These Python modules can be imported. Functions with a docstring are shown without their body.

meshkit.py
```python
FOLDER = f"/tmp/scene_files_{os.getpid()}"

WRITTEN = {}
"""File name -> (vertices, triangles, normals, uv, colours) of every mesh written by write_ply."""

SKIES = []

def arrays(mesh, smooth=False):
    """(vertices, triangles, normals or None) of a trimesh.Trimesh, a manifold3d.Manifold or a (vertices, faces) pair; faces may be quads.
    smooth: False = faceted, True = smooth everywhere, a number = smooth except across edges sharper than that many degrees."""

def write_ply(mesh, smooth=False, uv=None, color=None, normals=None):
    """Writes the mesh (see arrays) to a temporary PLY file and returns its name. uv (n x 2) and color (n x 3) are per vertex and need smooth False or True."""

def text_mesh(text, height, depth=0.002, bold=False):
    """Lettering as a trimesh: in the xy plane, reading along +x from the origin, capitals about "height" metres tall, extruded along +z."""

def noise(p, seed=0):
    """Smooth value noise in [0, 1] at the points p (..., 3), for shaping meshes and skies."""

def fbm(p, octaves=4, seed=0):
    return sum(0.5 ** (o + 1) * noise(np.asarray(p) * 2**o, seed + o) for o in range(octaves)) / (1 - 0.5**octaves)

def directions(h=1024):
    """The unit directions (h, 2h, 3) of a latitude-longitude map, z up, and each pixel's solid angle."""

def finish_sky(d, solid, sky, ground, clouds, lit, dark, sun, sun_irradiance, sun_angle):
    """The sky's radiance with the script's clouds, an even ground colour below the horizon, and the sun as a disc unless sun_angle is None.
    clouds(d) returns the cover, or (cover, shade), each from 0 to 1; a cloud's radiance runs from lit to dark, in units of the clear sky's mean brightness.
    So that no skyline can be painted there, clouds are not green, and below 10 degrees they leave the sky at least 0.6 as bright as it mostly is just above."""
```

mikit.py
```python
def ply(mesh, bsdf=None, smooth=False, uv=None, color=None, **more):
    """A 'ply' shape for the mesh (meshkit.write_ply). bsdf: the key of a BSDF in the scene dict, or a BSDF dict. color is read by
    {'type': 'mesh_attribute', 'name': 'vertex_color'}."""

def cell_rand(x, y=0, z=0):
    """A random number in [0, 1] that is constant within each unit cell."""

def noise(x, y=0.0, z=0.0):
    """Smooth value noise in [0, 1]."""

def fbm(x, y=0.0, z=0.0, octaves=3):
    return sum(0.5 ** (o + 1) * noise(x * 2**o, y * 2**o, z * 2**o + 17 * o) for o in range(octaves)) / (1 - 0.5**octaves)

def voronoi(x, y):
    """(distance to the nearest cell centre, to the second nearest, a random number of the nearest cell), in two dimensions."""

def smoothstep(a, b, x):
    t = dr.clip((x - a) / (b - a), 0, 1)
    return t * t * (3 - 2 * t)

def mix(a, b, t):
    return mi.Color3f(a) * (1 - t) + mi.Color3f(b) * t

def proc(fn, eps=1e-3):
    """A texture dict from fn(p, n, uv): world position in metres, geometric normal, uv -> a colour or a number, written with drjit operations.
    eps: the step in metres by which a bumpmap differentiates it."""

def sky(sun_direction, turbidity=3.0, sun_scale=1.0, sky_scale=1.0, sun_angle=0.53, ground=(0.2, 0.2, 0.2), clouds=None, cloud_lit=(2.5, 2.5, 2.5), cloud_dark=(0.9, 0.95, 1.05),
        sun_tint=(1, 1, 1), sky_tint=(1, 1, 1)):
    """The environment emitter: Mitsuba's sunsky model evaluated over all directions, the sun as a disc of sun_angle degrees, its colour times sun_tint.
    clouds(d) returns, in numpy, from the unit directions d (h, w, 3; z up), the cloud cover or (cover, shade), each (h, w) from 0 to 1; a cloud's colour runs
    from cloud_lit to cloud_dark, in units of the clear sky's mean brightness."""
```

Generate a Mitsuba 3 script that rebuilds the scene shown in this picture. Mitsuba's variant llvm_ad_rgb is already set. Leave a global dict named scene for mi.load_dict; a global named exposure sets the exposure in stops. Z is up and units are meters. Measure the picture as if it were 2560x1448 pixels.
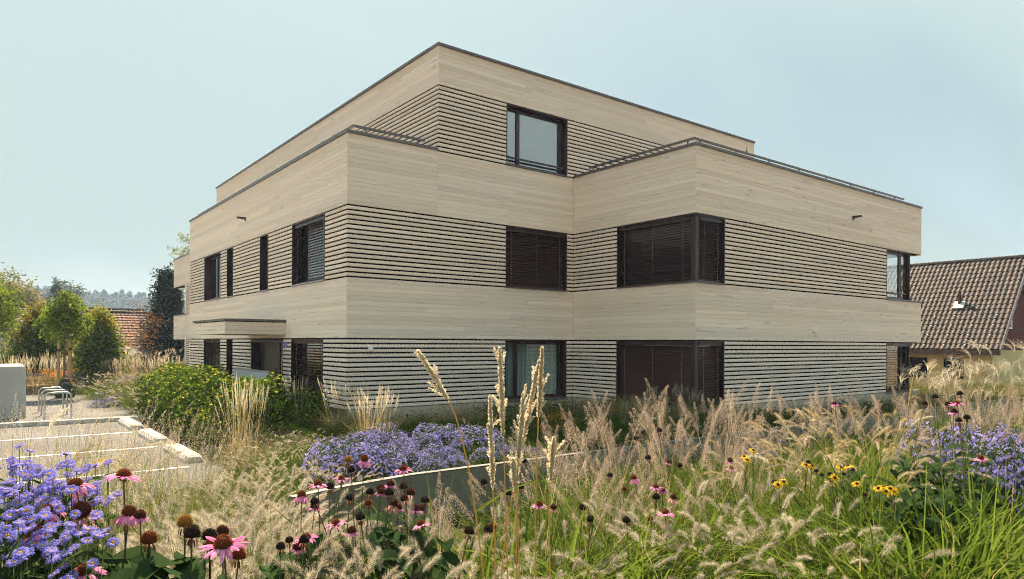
import math, random
import numpy as np
import trimesh
import drjit as dr
import mitsuba as mi
import mikit, meshkit
from mikit import noise, fbm, voronoi, cell_rand, smoothstep, mix, proc

T = mi.ScalarTransform4f
rng = np.random.default_rng(7)
scene, labels = {}, {}

# ------------------------------------------------------------------ camera, sky, exposure
FOCAL, PU, PV, ROLL, EYE = 1723.5, 1280.0, 857.5, 0.0054, 2.2      # in pixels of the 2560 px wide photograph; eye height in metres
scene['camera'] = {
    'type': 'perspective', 'fov': 2 * math.degrees(math.atan(1280.0 / FOCAL)), 'fov_axis': 'x',
    'principal_point_offset_x': 0.0, 'principal_point_offset_y': (724.0 - PV) / 1448.0,
    'near_clip': 0.05, 'far_clip': 6000.0,
    'to_world': T().look_at(origin=[0, 0, EYE], target=[0, 1, EYE], up=[-math.sin(ROLL), 0, math.cos(ROLL)]),
}


def cloud_cover(d):
    # a thin even veil of high cloud with faint streaks
    q = np.stack([d[..., 0] / (0.35 + np.abs(d[..., 2])), d[..., 1] / (0.35 + np.abs(d[..., 2])) * 1.0, d[..., 2] * 0], -1)
    r = np.stack([q[..., 0] * 0.8 + q[..., 1] * 0.6, (q[..., 1] * 0.8 - q[..., 0] * 0.6) * 2.6, q[..., 2]], -1)
    f = meshkit.fbm(r * 1.1 + 35.3, 5, seed=5)
    g = meshkit.fbm(q * 0.6 + 54.7, 3, seed=9)
    thin = np.clip((f - 0.36) * 2.6, 0, 1) * np.clip((g - 0.34) * 4, 0, 1)
    el = np.clip(d[..., 2], 0, 1)                                     # the veil grows brighter with height, as in the photograph
    return np.clip(0.98 - 0.22 * thin, 0, 1), np.clip(1.0 - 1.05 * el ** 0.8 + 0.55 * thin, 0, 1)


AZ, EL = math.radians(-21.0), math.radians(47.0)                      # the sun stands behind the building, a little to the left
SUN = [math.sin(AZ) * math.cos(EL), math.cos(AZ) * math.cos(EL), math.sin(EL)]
scene['daylight'] = mikit.sky(SUN, turbidity=3.5, sun_scale=1.65, sky_scale=1.0, clouds=cloud_cover,
                              cloud_lit=(1.17, 1.42, 1.38), cloud_dark=(0.58, 0.75, 0.74), sun_tint=(1.0, 0.975, 0.93), sky_tint=(1.06, 1.02, 0.93))
exposure = 2.92

# ------------------------------------------------------------------ small helpers


COUNT, USED = {}, set()


def uniq(name):
    k, n = name, COUNT.get(name, 0)
    while k in USED:
        n += 1
        k = f'{name}_{n:03d}'
    COUNT[name] = n
    USED.add(k)
    return k


def thing(name, label, cat, group=None):
    k = uniq(name)
    labels[k] = {'label': label, 'category': cat}
    if group:
        labels[k]['group'] = group
    return k


def put(parent, name, mesh, bsdf, label=None, kind=None, smooth=False, uv=None, color=None):
    k = uniq(f'{parent}__{name}' if parent else name)
    scene[k] = mikit.ply(mesh, bsdf, smooth=smooth, uv=uv, color=color)
    if label or kind:
        labels[k] = {}
        if label:
            labels[k]['label'] = label
        if kind:
            labels[k]['kind'] = kind
    return k


def struct(name, mesh, bsdf, label=None, smooth=False, **kw):
    k = uniq(name)
    scene[k] = mikit.ply(mesh, bsdf, smooth=smooth, **kw)
    labels[k] = {'kind': 'structure'}
    if label:
        labels[k]['label'] = label
    return k


def join(ms):
    vs, fs, at = [], [], 0
    for v, f in ms:
        v, f = np.asarray(v, float), np.asarray(f, int)
        vs.append(v)
        fs.append(f + at)
        at += len(v)
    return np.vstack(vs), np.vstack(fs)


BOXF = np.array([[0, 2, 1], [0, 3, 2], [4, 5, 6], [4, 6, 7], [0, 1, 5], [0, 5, 4], [1, 2, 6], [1, 6, 5], [2, 3, 7], [2, 7, 6], [3, 0, 4], [3, 4, 7]])


def box8(c8):
    return np.asarray(c8, float), BOXF


def box(x0, x1, y0, y1, z0, z1):
    return box8([[x0, y0, z0], [x1, y0, z0], [x1, y1, z0], [x0, y1, z0], [x0, y0, z1], [x1, y0, z1], [x1, y1, z1], [x0, y1, z1]])


def chamfer_box(lo, hi, c):
    """A box with all edges cut by c, as a convex hull."""
    lo, hi = np.array(lo, float), np.array(hi, float)
    pts = []
    for sx in (0, 1):
        for sy in (0, 1):
            for sz in (0, 1):
                q = np.array([hi[0] if sx else lo[0], hi[1] if sy else lo[1], hi[2] if sz else lo[2]])
                i = np.array([-c if sx else c, -c if sy else c, -c if sz else c])
                for k in range(3):
                    e = i.copy()
                    e[k] = 0
                    pts.append(q + e)
    h = trimesh.convex.convex_hull(np.array(pts))
    return np.array(h.vertices), np.array(h.faces)


def tube(points, radii, sides=6, caps=True):
    p = np.asarray(points, float)
    r = np.broadcast_to(np.asarray(radii, float), (len(p),))
    t = np.gradient(p, axis=0)
    t /= np.linalg.norm(t, axis=1, keepdims=True) + 1e-12
    a = np.zeros_like(t)
    q = np.cross(t[0], [0, 0, 1.0] if abs(t[0, 2]) < 0.8 else [1.0, 0, 0])
    for i in range(len(t)):
        q = q - (q @ t[i]) * t[i]
        q /= np.linalg.norm(q) + 1e-12
        a[i] = q
    b = np.cross(t, a)
    ang = np.arange(sides) * 2 * np.pi / sides
    v = p[:, None] + r[:, None, None] * (np.cos(ang)[None, :, None] * a[:, None] + np.sin(ang)[None, :, None] * b[:, None])
    i, j = np.meshgrid(np.arange(len(p) - 1), np.arange(sides), indexing='ij')
    q = np.stack([i * sides + j, (i + 1) * sides + j, (i + 1) * sides + (j + 1) % sides, i * sides + (j + 1) % sides], -1).reshape(-1, 4)
    f = np.vstack([q[:, [0, 1, 2]], q[:, [0, 2, 3]]])
    v = v.reshape(-1, 3)
    if caps:
        n = len(v)
        v = np.vstack([v, p[:1], p[-1:]])
        k = np.arange(sides)
        e = (len(p) - 1) * sides
        f = np.vstack([f, np.stack([k * 0 + n, k, (k + 1) % sides], 1), np.stack([k * 0 + n + 1, e + (k + 1) % sides, e + k], 1)])
    return v, f


def revolve(profile, sides=12):
    """profile: (r, z) rows from bottom to top."""
    pr = np.asarray(profile, float)
    ang = np.arange(sides) * 2 * np.pi / sides
    v = np.stack([pr[:, None, 0] * np.cos(ang), pr[:, None, 0] * np.sin(ang), pr[:, None, 1] + 0 * ang], -1).reshape(-1, 3)
    i, j = np.meshgrid(np.arange(len(pr) - 1), np.arange(sides), indexing='ij')
    q = np.stack([i * sides + j, i * sides + (j + 1) % sides, (i + 1) * sides + (j + 1) % sides, (i + 1) * sides + j], -1).reshape(-1, 4)
    return v, np.vstack([q[:, [0, 1, 2]], q[:, [0, 2, 3]]])


def move(m, M):
    v, f = m
    M = np.asarray(M, float)
    return v @ M[:3, :3].T + M[:3, 3], f


def ray(u, v, y):
    """The point at depth y (metres ahead) that the photograph shows at pixel (u, v) of 2560 x 1448: a survey of the place."""
    du, dv = u - PU, v - PV
    x, d = du * math.cos(ROLL) + dv * math.sin(ROLL), -du * math.sin(ROLL) + dv * math.cos(ROLL)
    return np.array([x / FOCAL * y, y, EYE - d / FOCAL * y])


def on_level(u, v, z):
    q = ray(u, v, 1.0)
    return ray(u, v, (EYE - z) / (EYE - q[2]))


# ------------------------------------------------------------------ materials
def rgb(r, g, b):
    return {'type': 'rgb', 'value': [r, g, b]}


def principled(c, rough=0.6, metallic=0.0, spec=0.5, **kw):
    c = rgb(*c) if isinstance(c, (tuple, list)) else c
    return {'type': 'twosided', 'bsdf': {'type': 'principled', 'base_color': c, 'roughness': rough, 'metallic': metallic, 'specular': spec, **kw}}


TH = 0.6546                                                           # the building's long direction against the camera's right
AX, LX = np.array([math.cos(TH), math.sin(TH)]), np.array([-math.sin(TH), math.cos(TH)])
ORG = np.array([-3.621, 15.074])
ZTOP = [2.2733 + 43 * 0.105, 2.2733 + 67 * 0.105, 2.2733]                 # heights of the two rows of copings and of the ground floor's head


def wood_color(p, n, uv):
    s = p.x * float(AX[0]) + p.y * float(AX[1])
    t = p.x * float(LX[0]) + p.y * float(LX[1])
    o = uv.y * 61.0
    grain = fbm(s * 0.4 + o, t * 0.4, p.z * 22.0 + o, 2)
    fine = noise(s * 0.9 + o, t * 0.9, p.z * 95.0)
    cloud = fbm(s * 0.55 + 7.0, t * 0.55, p.z * 0.9, 3)
    k = 0.87 + 0.25 * uv.x
    warm = mi.Color3f(0.855, 0.675, 0.525)
    grey = mi.Color3f(0.825, 0.675, 0.560)
    c = grey * (1 - uv.y) + warm * uv.y
    c = c * k * (0.91 + 0.13 * grain + 0.05 * fine)
    c = mix(c, mi.Color3f(0.82, 0.695, 0.585) * k, 0.40 * smoothstep(0.50, 0.78, cloud))     # weathered grey patches
    shelter = dr.maximum(smoothstep(ZTOP[0] - 0.34, ZTOP[0] - 0.02, p.z) * (1 - smoothstep(ZTOP[0], ZTOP[0] + 0.01, p.z)), smoothstep(ZTOP[1] - 0.34, ZTOP[1] - 0.02, p.z))
    c = mix(c, mi.Color3f(0.800, 0.590, 0.410) * k, 0.45 * shelter * smoothstep(0.25, 0.6, fbm(s * 1.3, t * 1.3, p.z * 2.0, 2)))   # still honey coloured where the copings keep the rain off
    c = mix(c, mi.Color3f(0.735, 0.665, 0.595) * k, 0.45 * (1 - smoothstep(ZTOP[2] - 0.6, ZTOP[2] + 1.2, p.z)))                        # greyer near the ground: mild weathering, partly the greyer light put into the colour
    spot = noise(s * 2.3 + o, t * 2.3, p.z * 14.0 + o)
    c = c * (1 - 0.22 * smoothstep(0.83, 0.93, spot))
    return c


M_ = {
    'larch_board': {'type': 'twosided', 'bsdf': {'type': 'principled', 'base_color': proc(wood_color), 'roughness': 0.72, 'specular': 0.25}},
    'membrane': principled((0.010, 0.008, 0.008), 0.9, spec=0.1),
    'brown_metal': principled((0.034, 0.014, 0.011), 0.36),
    'coping_metal': principled((0.135, 0.110, 0.108), 0.35, metallic=0.3),
    'sill_metal': principled((0.36, 0.33, 0.33), 0.4, metallic=0.4),
    'blind_metal': principled((0.085, 0.042, 0.035), 0.28, metallic=0.35),
    'cord': principled((0.22, 0.18, 0.18), 0.7),
    'glass': {'type': 'thindielectric', 'int_ior': 2.3},
    'coated_glass': {'type': 'thindielectric', 'int_ior': 2.9},
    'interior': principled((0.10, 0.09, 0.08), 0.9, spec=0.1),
    'roof_gravel': principled((0.28, 0.27, 0.25), 0.95, spec=0.1),
    'white_plastic': principled((0.78, 0.77, 0.74), 0.45),
    'white_paint': principled((0.80, 0.79, 0.76), 0.6),
    'galvanised': principled((0.42, 0.44, 0.45), 0.33, metallic=0.75),
    'black_rubber': principled((0.015, 0.015, 0.016), 0.8),
    'blue_enamel': principled((0.07, 0.07, 0.42), 0.3),
    'soft_grey_panel': principled((0.42, 0.44, 0.48), 0.5),
}


def concrete_color(p, n, uv):
    a = fbm(p.x * 1.7, p.y * 1.7, p.z * 1.7, 4)
    b = fbm(p.x * 30, p.y * 30, p.z * 30, 2)
    st = noise(p.x * 9.0 + p.y * 9.0, p.z * 0.8)
    return mi.Color3f(0.40, 0.395, 0.385) * (0.72 + 0.30 * a + 0.16 * b + 0.12 * st)


def asphalt_color(p, n, uv):
    a = fbm(p.x * 0.5, p.y * 0.5, 0, 4)
    b = fbm(p.x * 55, p.y * 55, 0, 2)
    c = fbm(p.x * 3.0 + 5, p.y * 3.0, 0, 3)
    return mi.Color3f(0.100, 0.099, 0.098) * (0.40 + 0.75 * a + 0.45 * b + 0.12 * c)


def soil_color(p, n, uv):
    a = fbm(p.x * 2.0, p.y * 2.0, 0, 4)
    b = fbm(p.x * 40, p.y * 40, 0, 2)
    return mix(mi.Color3f(0.045, 0.033, 0.022), mi.Color3f(0.085, 0.066, 0.042), smoothstep(0.35, 0.7, a * 0.6 + b * 0.4))


def meadow_color(p, n, uv):
    a = fbm(p.x * 0.06, p.y * 0.06, 0, 4)
    b = fbm(p.x * 1.5, p.y * 1.5, 0, 3)
    return mix(mi.Color3f(0.055, 0.085, 0.025), mi.Color3f(0.12, 0.12, 0.05), smoothstep(0.35, 0.65, a * 0.6 + b * 0.4))


def wall_panel_color(p, n, uv):
    a = fbm(p.x * 1.1, p.y * 1.1, p.z * 2.5, 4)
    st = noise(p.x * 14.0 + p.y * 11.0, p.z * 1.2)
    return mi.Color3f(0.165, 0.165, 0.135) * (0.70 + 0.40 * a + 0.16 * st)


def tile_color(p, n, uv):
    g = fbm(p.x * 9, p.y * 9, p.z * 9, 3)
    c = mix(mi.Color3f(0.017, 0.012, 0.011), mi.Color3f(0.056, 0.034, 0.026), uv.x)
    lich = smoothstep(0.60, 0.75, fbm(p.x * 5, p.y * 5, p.z * 5 + 9, 3))
    return mix(c * (0.65 + 0.6 * g), mi.Color3f(0.13, 0.11, 0.085), 0.35 * lich)


def stake_color(p, n, uv):
    g = fbm(p.x * 25, p.y * 25, p.z * 1.5, 3)
    return mi.Color3f(0.42, 0.27, 0.16) * (0.65 + 0.6 * g)


def bark_color(p, n, uv):
    g = fbm(p.x * 30, p.y * 30, p.z * 6, 3)
    return mi.Color3f(0.16, 0.12, 0.085) * (0.5 + 0.9 * g)


def curtain_color(p, n, uv):
    # a woven check
    a = smoothstep(0.44, 0.50, dr.abs(uv.x * 13.0 - dr.floor(uv.x * 13.0) - 0.5))
    b = smoothstep(0.44, 0.50, dr.abs(uv.y * 12.0 - dr.floor(uv.y * 12.0) - 0.5))
    return mi.Color3f(0.34, 0.47, 0.43) * (1 - 0.45 * dr.maximum(a, b))


def plaster_color(p, n, uv):
    a = fbm(p.x * 1.2, p.y * 1.2, p.z * 1.2, 3)
    return mi.Color3f(0.52, 0.44, 0.22) * (0.8 + 0.4 * a)


def red_board_color(p, n, uv):
    a = fbm(p.x * 12, p.y * 12, p.z * 0.8, 3)
    return mi.Color3f(0.105, 0.030, 0.020) * (0.7 + 0.6 * a)


def rough(fn, r=0.85, spec=0.2):
    return {'type': 'twosided', 'bsdf': {'type': 'principled', 'base_color': proc(fn), 'roughness': r, 'specular': spec}}


M_.update({
    'concrete': rough(concrete_color), 'asphalt': rough(asphalt_color, 0.9), 'soil': rough(soil_color, 0.95, 0.1), 'meadow': rough(meadow_color, 0.95, 0.1),
    'wall_panel': rough(wall_panel_color, 0.55, 0.4), 'clay_tile': rough(tile_color, 0.7, 0.3), 'stake_wood': rough(stake_color, 0.75), 'bark': rough(bark_color, 0.9, 0.1),
    'curtain': rough(curtain_color, 0.9, 0.1), 'plaster': rough(plaster_color, 0.9, 0.1), 'red_board': rough(red_board_color, 0.8, 0.2),
    'teal_curtain': principled((0.10, 0.30, 0.29), 0.9, spec=0.1),
    # everything that grows: colour per vertex, light passes through
    'leaf': {'type': 'principledthin', 'base_color': {'type': 'mesh_attribute', 'name': 'vertex_color'}, 'roughness': 0.42, 'eta': 1.45, 'diff_trans': 0.85},
    'plume': {'type': 'principledthin', 'base_color': {'type': 'mesh_attribute', 'name': 'vertex_color'}, 'roughness': 0.7, 'eta': 1.3, 'diff_trans': 1.0},
    'petal': {'type': 'principledthin', 'base_color': {'type': 'mesh_attribute', 'name': 'vertex_color'}, 'roughness': 0.6, 'eta': 1.35, 'diff_trans': 0.9},
    'seed': {'type': 'twosided', 'bsdf': {'type': 'principled', 'base_color': {'type': 'mesh_attribute', 'name': 'vertex_color'}, 'roughness': 0.7, 'specular': 0.3}},
})
scene.update(M_)

# ------------------------------------------------------------------ the building, in its own axes: s along the garden front, t along the entrance front
PIT = 0.105                                                           # height of one board course
ZG = EYE + 0.0733                                                     # joint above the ground floor openings
Z0, Z16, Z1 = ZG - 15 * PIT, ZG + 13 * PIT, ZG + 28 * PIT             # foot of the boards, sill and head of the first floor openings
ZP = Z1 + 15 * PIT                                                    # top of the parapet boards = sill of the top floor
ZA1, ZA2 = ZP + 15 * PIT, ZP + 24 * PIT
CAP = 0.062
LA, LR, LW, LL = 6.704, 4.143, 12.008, 14.474
S2, SE, S4, SQ, SR = LA, LA + 9.49, LA + LW, 2.303, 15.312
TB, TAT = 28.7, 19.73


def W(s, t, z):
    q = ORG + s * AX + t * LX
    return [q[0], q[1], z]


class Face:
    """One front: x along it from o, d behind the board faces counted negative."""

    def __init__(self, o, d, n):
        self.o, self.d, self.n = np.array(o, float), np.array(d, float), np.array(n, float)

    def at(self, x, z, depth):
        q = self.o + self.d * x + self.n * depth
        return W(q[0], q[1], z)

    def box(self, x0, x1, z0, z1, d0, d1):
        return box8([self.at(x, z, d) for z in (z0, z1) for x, d in ((x0, d0), (x1, d0), (x1, d1), (x0, d1))])

    def prism(self, x0, x1, prof):
        """prof: (depth, z) outline, extruded from x0 to x1."""
        k = len(prof)
        v = [self.at(x, z, d) for x in (x0, x1) for d, z in prof]
        f = []
        for i in range(k):
            j = (i + 1) % k
            f += [[i, j, k + j], [i, k + j, k + i]]
        for i in range(1, k - 1):
            f += [[0, i + 1, i], [k, k + i, k + i + 1]]
        return np.array(v), np.array(f)

    def x_of(self, u):
        """where this front shows at column u of the photograph (at eye level)"""
        k = (u - PU) / FOCAL
        a, b = np.array(self.at(0, EYE, 0)), np.array(self.at(1, EYE, 0)) - np.array(self.at(0, EYE, 0))
        return (k * a[1] - a[0]) / (b[0] - k * b[1])


F_A = Face((0, 0), (1, 0), (0, -1))
F_L = Face((0, 0), (0, 1), (-1, 0))
F_R = Face((S2, 0), (0, -1), (-1, 0))
F_W = Face((S2, -LR), (1, 0), (0, -1))
F_AL = Face((SQ, 0), (0, 1), (-1, 0))
F_B = Face((SQ, LL), (0, 1), (-1, 0))

B = thing('apartment_building', 'three storey flat roofed apartment building clad in pale horizontal timber boards', 'building')
boards = []                                                           # (wall key, mesh, size as the photograph shows it, tone)


def shown(mesh):
    v = mesh[0]
    y = np.maximum(v[:, 1], 0.3)
    u, w = v[:, 0] / y, (v[:, 2] - EYE) / y
    inside = (abs(u) < 0.76) & (w > -0.36) & (w < 0.51)
    return (u.max() - u.min()) * (w.max() - w.min()) * (0.2 + inside.mean())


def clad(wall, face, length, courses, openings, lo=0.003, hi=0.003):
    for z, kind in courses:
        free = [(lo, length - hi)]
        for a, b, z0, z1 in openings:
            if z + PIT / 2 > z0 and z + PIT / 2 < z1:
                free = [q for c, d in free for q in ((c, min(d, a)), (max(c, b), d)) if q[1] - q[0] > 0.02]
        g0 = 0.018 if kind in 'sb' else 0.0005
        g1 = 0.018 if kind in 'st' else 0.0005
        for c, d in free:
            x = c
            first = rng.uniform(1.6, 5.6)
            while x < d - 0.02:
                e = min(d, x + first)
                if d - e < 0.9:
                    e = d
                first = rng.uniform(4.2, 5.9)
                z0, z1, ch = z + g0, z + PIT - g1, 0.0050
                pr = [(-0.026, z0), (-ch, z0), (0, z0 + ch), (0, z1 - ch), (-ch, z1), (-0.026, z1)]
                m = face.prism(x, e - (0.0016 if e < d else 0), pr)
                boards.append((wall, m, shown(m), rng.beta(2.2, 2.2), rng.uniform()))
                x = e


def backing(face, x0, x1, z0, z1, openings, d0=-0.30, d1=-0.027):
    xs = sorted({x0, x1, *[q for o in openings for q in o[:2] if x0 < q < x1]})
    zs = sorted({z0, z1, *[q for o in openings for q in o[2:] if z0 < q < z1]})
    ms = []
    for a, b in zip(xs, xs[1:]):
        for c, d in zip(zs, zs[1:]):
            mx, mz = (a + b) / 2, (c + d) / 2
            if not any(o[0] < mx < o[1] and o[2] < mz < o[3] for o in openings):
                ms.append(face.box(a, b, c, d, d0, d1))
    return join(ms)


def courses(z, kinds):
    return [(z + i * PIT, k) for i, k in enumerate(kinds)]


SL = 's' * 15
GROUND, BAND1, SLAT1, BAND2 = courses(Z0, SL), courses(ZG, 'b' + 'p' * 11 + 't'), courses(Z16, SL), courses(Z1, 'b' + 'p' * 14)
BAND2T = courses(Z1, 'b' + 'p' * 13 + 't')
SLATA, BANDA = courses(ZP, SL), courses(ZA1, 'b' + 'p' * 8)

# openings: (x0, x1, z0, z1)
aw = (F_A.x_of(1263), F_A.x_of(1416))
o_A = [(*aw, Z16, Z1), (*aw, Z0, ZG)]
o_Atop = [(aw[0] - SQ, aw[1] - SQ, ZP, ZA1)]
lw = [(F_L.x_of(r), F_L.x_of(l)) for l, r in ((728.7, 811), (648.6, 669.2), (566.3, 581.7), (509.8, 550.5))]
dw = (F_L.x_of(707.5), F_L.x_of(627.5))
gw = (F_L.x_of(808), F_L.x_of(728))
o_L = [(*q, Z16, Z1) for q in lw] + [(*gw, Z0, ZG), (*lw[2], Z0, ZG), (*lw[3], Z0, ZG), (*dw, 0.05, ZG)]
rw = (F_R.x_of(1541), LR)
ww = (0.0, F_W.x_of(1811))
o_R = [(*rw, Z16, Z1), (*rw, Z0, ZG)]
o_W = [(*ww, Z16, Z1), (*ww, Z0, ZG)]
eL, eW = SE - S2, LW
ew = (SE - S2, 17.83 - S2)
o_W += [(ew[0], eW + 1, Z16, Z1), (ew[0], eW + 1, Z0, ZG)]
lb = (25.6 - LL, TB - LL)
o_B = [(lb[0], lb[1] + 1, Z16, Z1), (lb[0], lb[1] + 1, Z0, ZG)]

wall_label = {'A': 'garden front', 'L': 'entrance front'}
wa = put(B, 'wall', backing(F_A, 0.027, S2 - 0.001, 0.3, ZP, o_A), 'membrane')
clad(wa, F_A, LA, GROUND + BAND1 + SLAT1, o_A)
clad(wa, F_A, SQ, BAND2, [])
clad(wa, Face((SQ, 0), (1, 0), (0, -1)), LA - SQ, BAND2T, [], lo=0.0)
wl = put(B, 'wall', backing(F_L, 0.3, LL, 0.0, ZP, o_L), 'membrane')
clad(wl, F_L, LL, GROUND + BAND1 + SLAT1 + BAND2, o_L)
wr = put(B, 'wall', backing(F_R, -0.027, LR - 0.3, 0.3, ZP, [(rw[0], 9, Z16, Z1), (rw[0], 9, Z0, ZG)]), 'membrane')
clad(wr, F_R, LR, GROUND + BAND1 + SLAT1 + BAND2, o_R)
ww_ = put(B, 'wall', backing(F_W, 0.027, LW - 0.027, 0.3, ZP, o_W), 'membrane')
clad(ww_, F_W, LW, GROUND + BAND1 + SLAT1 + BAND2, o_W)
F_AF = Face((SQ, 0), (1, 0), (0, -1))
wt = put(B, 'wall', backing(F_AF, 0.027, SR - SQ - 0.027, ZP - 0.01, ZA2, o_Atop), 'membrane')
clad(wt, F_AF, SR - SQ, SLATA + BANDA, o_Atop)
wu = put(B, 'wall', backing(F_AL, 0.3, TAT - 0.027, ZP - 0.5, ZA2, []), 'membrane')
clad(wu, F_AL, TAT, courses(ZP, SL) + BANDA, [])
wb = put(B, 'wall', backing(F_B, 0.001, TB - LL - 0.027, 0.0, ZP, o_B), 'membrane')
clad(wb, F_B, TB - LL, GROUND + BAND1 + SLAT1 + BAND2, o_B)

order = sorted(range(len(boards)), key=lambda i: -boards[i][2])
KEEP = set(order[:296])
rest = {}
for i, (wall, m, _, tx, ty) in enumerate(boards):
    uv = np.tile([[tx, ty]], (len(m[0]), 1))
    if i in KEEP:
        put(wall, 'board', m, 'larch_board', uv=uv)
    else:
        rest.setdefault(wall, []).append((m, uv))
for wall, ms in rest.items():
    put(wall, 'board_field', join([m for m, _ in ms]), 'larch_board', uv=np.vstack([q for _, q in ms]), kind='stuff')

# fronts that the photograph does not show: plain boarded walls, floors, roofs
hid = []


def wall_between(p, q, z0, z1, th=0.28):
    p, q = np.array(p, float), np.array(q, float)
    d = (q - p) / np.linalg.norm(q - p)
    n = np.array([d[1], -d[0]])
    f = Face(p, d, n)
    return f.box(0, np.linalg.norm(q - p), z0, z1, -th, 0)


hid += [wall_between((0.3, LL), (SQ, LL), 0, ZP), wall_between((17.83, -LR + 1.9), (17.83, 24), 0.3, ZP), wall_between((SQ, TB - 3.0), (17.5, TB - 3.0), 0, ZP),
        wall_between((SR, 0.3), (SR, TAT), ZP - 0.3, ZA2), wall_between((SQ + .3, TAT), (SR, TAT), ZP - 0.3, ZA2)]
hid += [Face((S4, -LR), (0, 1), (1, 0)).box(0.027, 3.6, ZG, Z16, -0.2, 0), Face((S4, -LR), (0, 1), (1, 0)).box(0.027, 3.6, Z1, ZP, -0.2, 0)]
hid += [Face((S4, -LR + 3.6), (-1, 0), (0, 1)).box(0, S4 - 17.83, ZG, Z16, -0.2, 0), Face((S4, -LR + 3.6), (-1, 0), (0, 1)).box(0, S4 - 17.83, Z1, ZP, -0.2, 0)]
hid += [Face((SQ, TB), (1, 0), (0, 1)).box(0.027, 3.0, ZG, Z16, -0.2, 0), Face((SQ, TB), (1, 0), (0, 1)).box(0.027, 3.0, Z1, ZP, -0.2, 0)]
m = join(hid)
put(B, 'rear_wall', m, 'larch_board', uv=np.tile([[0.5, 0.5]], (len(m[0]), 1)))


def slab(s0, s1, t0, t1, z0, z1):
    return box8([W(s, t, z) for z in (z0, z1) for s, t in ((s0, t0), (s1, t0), (s1, t1), (s0, t1))])


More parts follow.
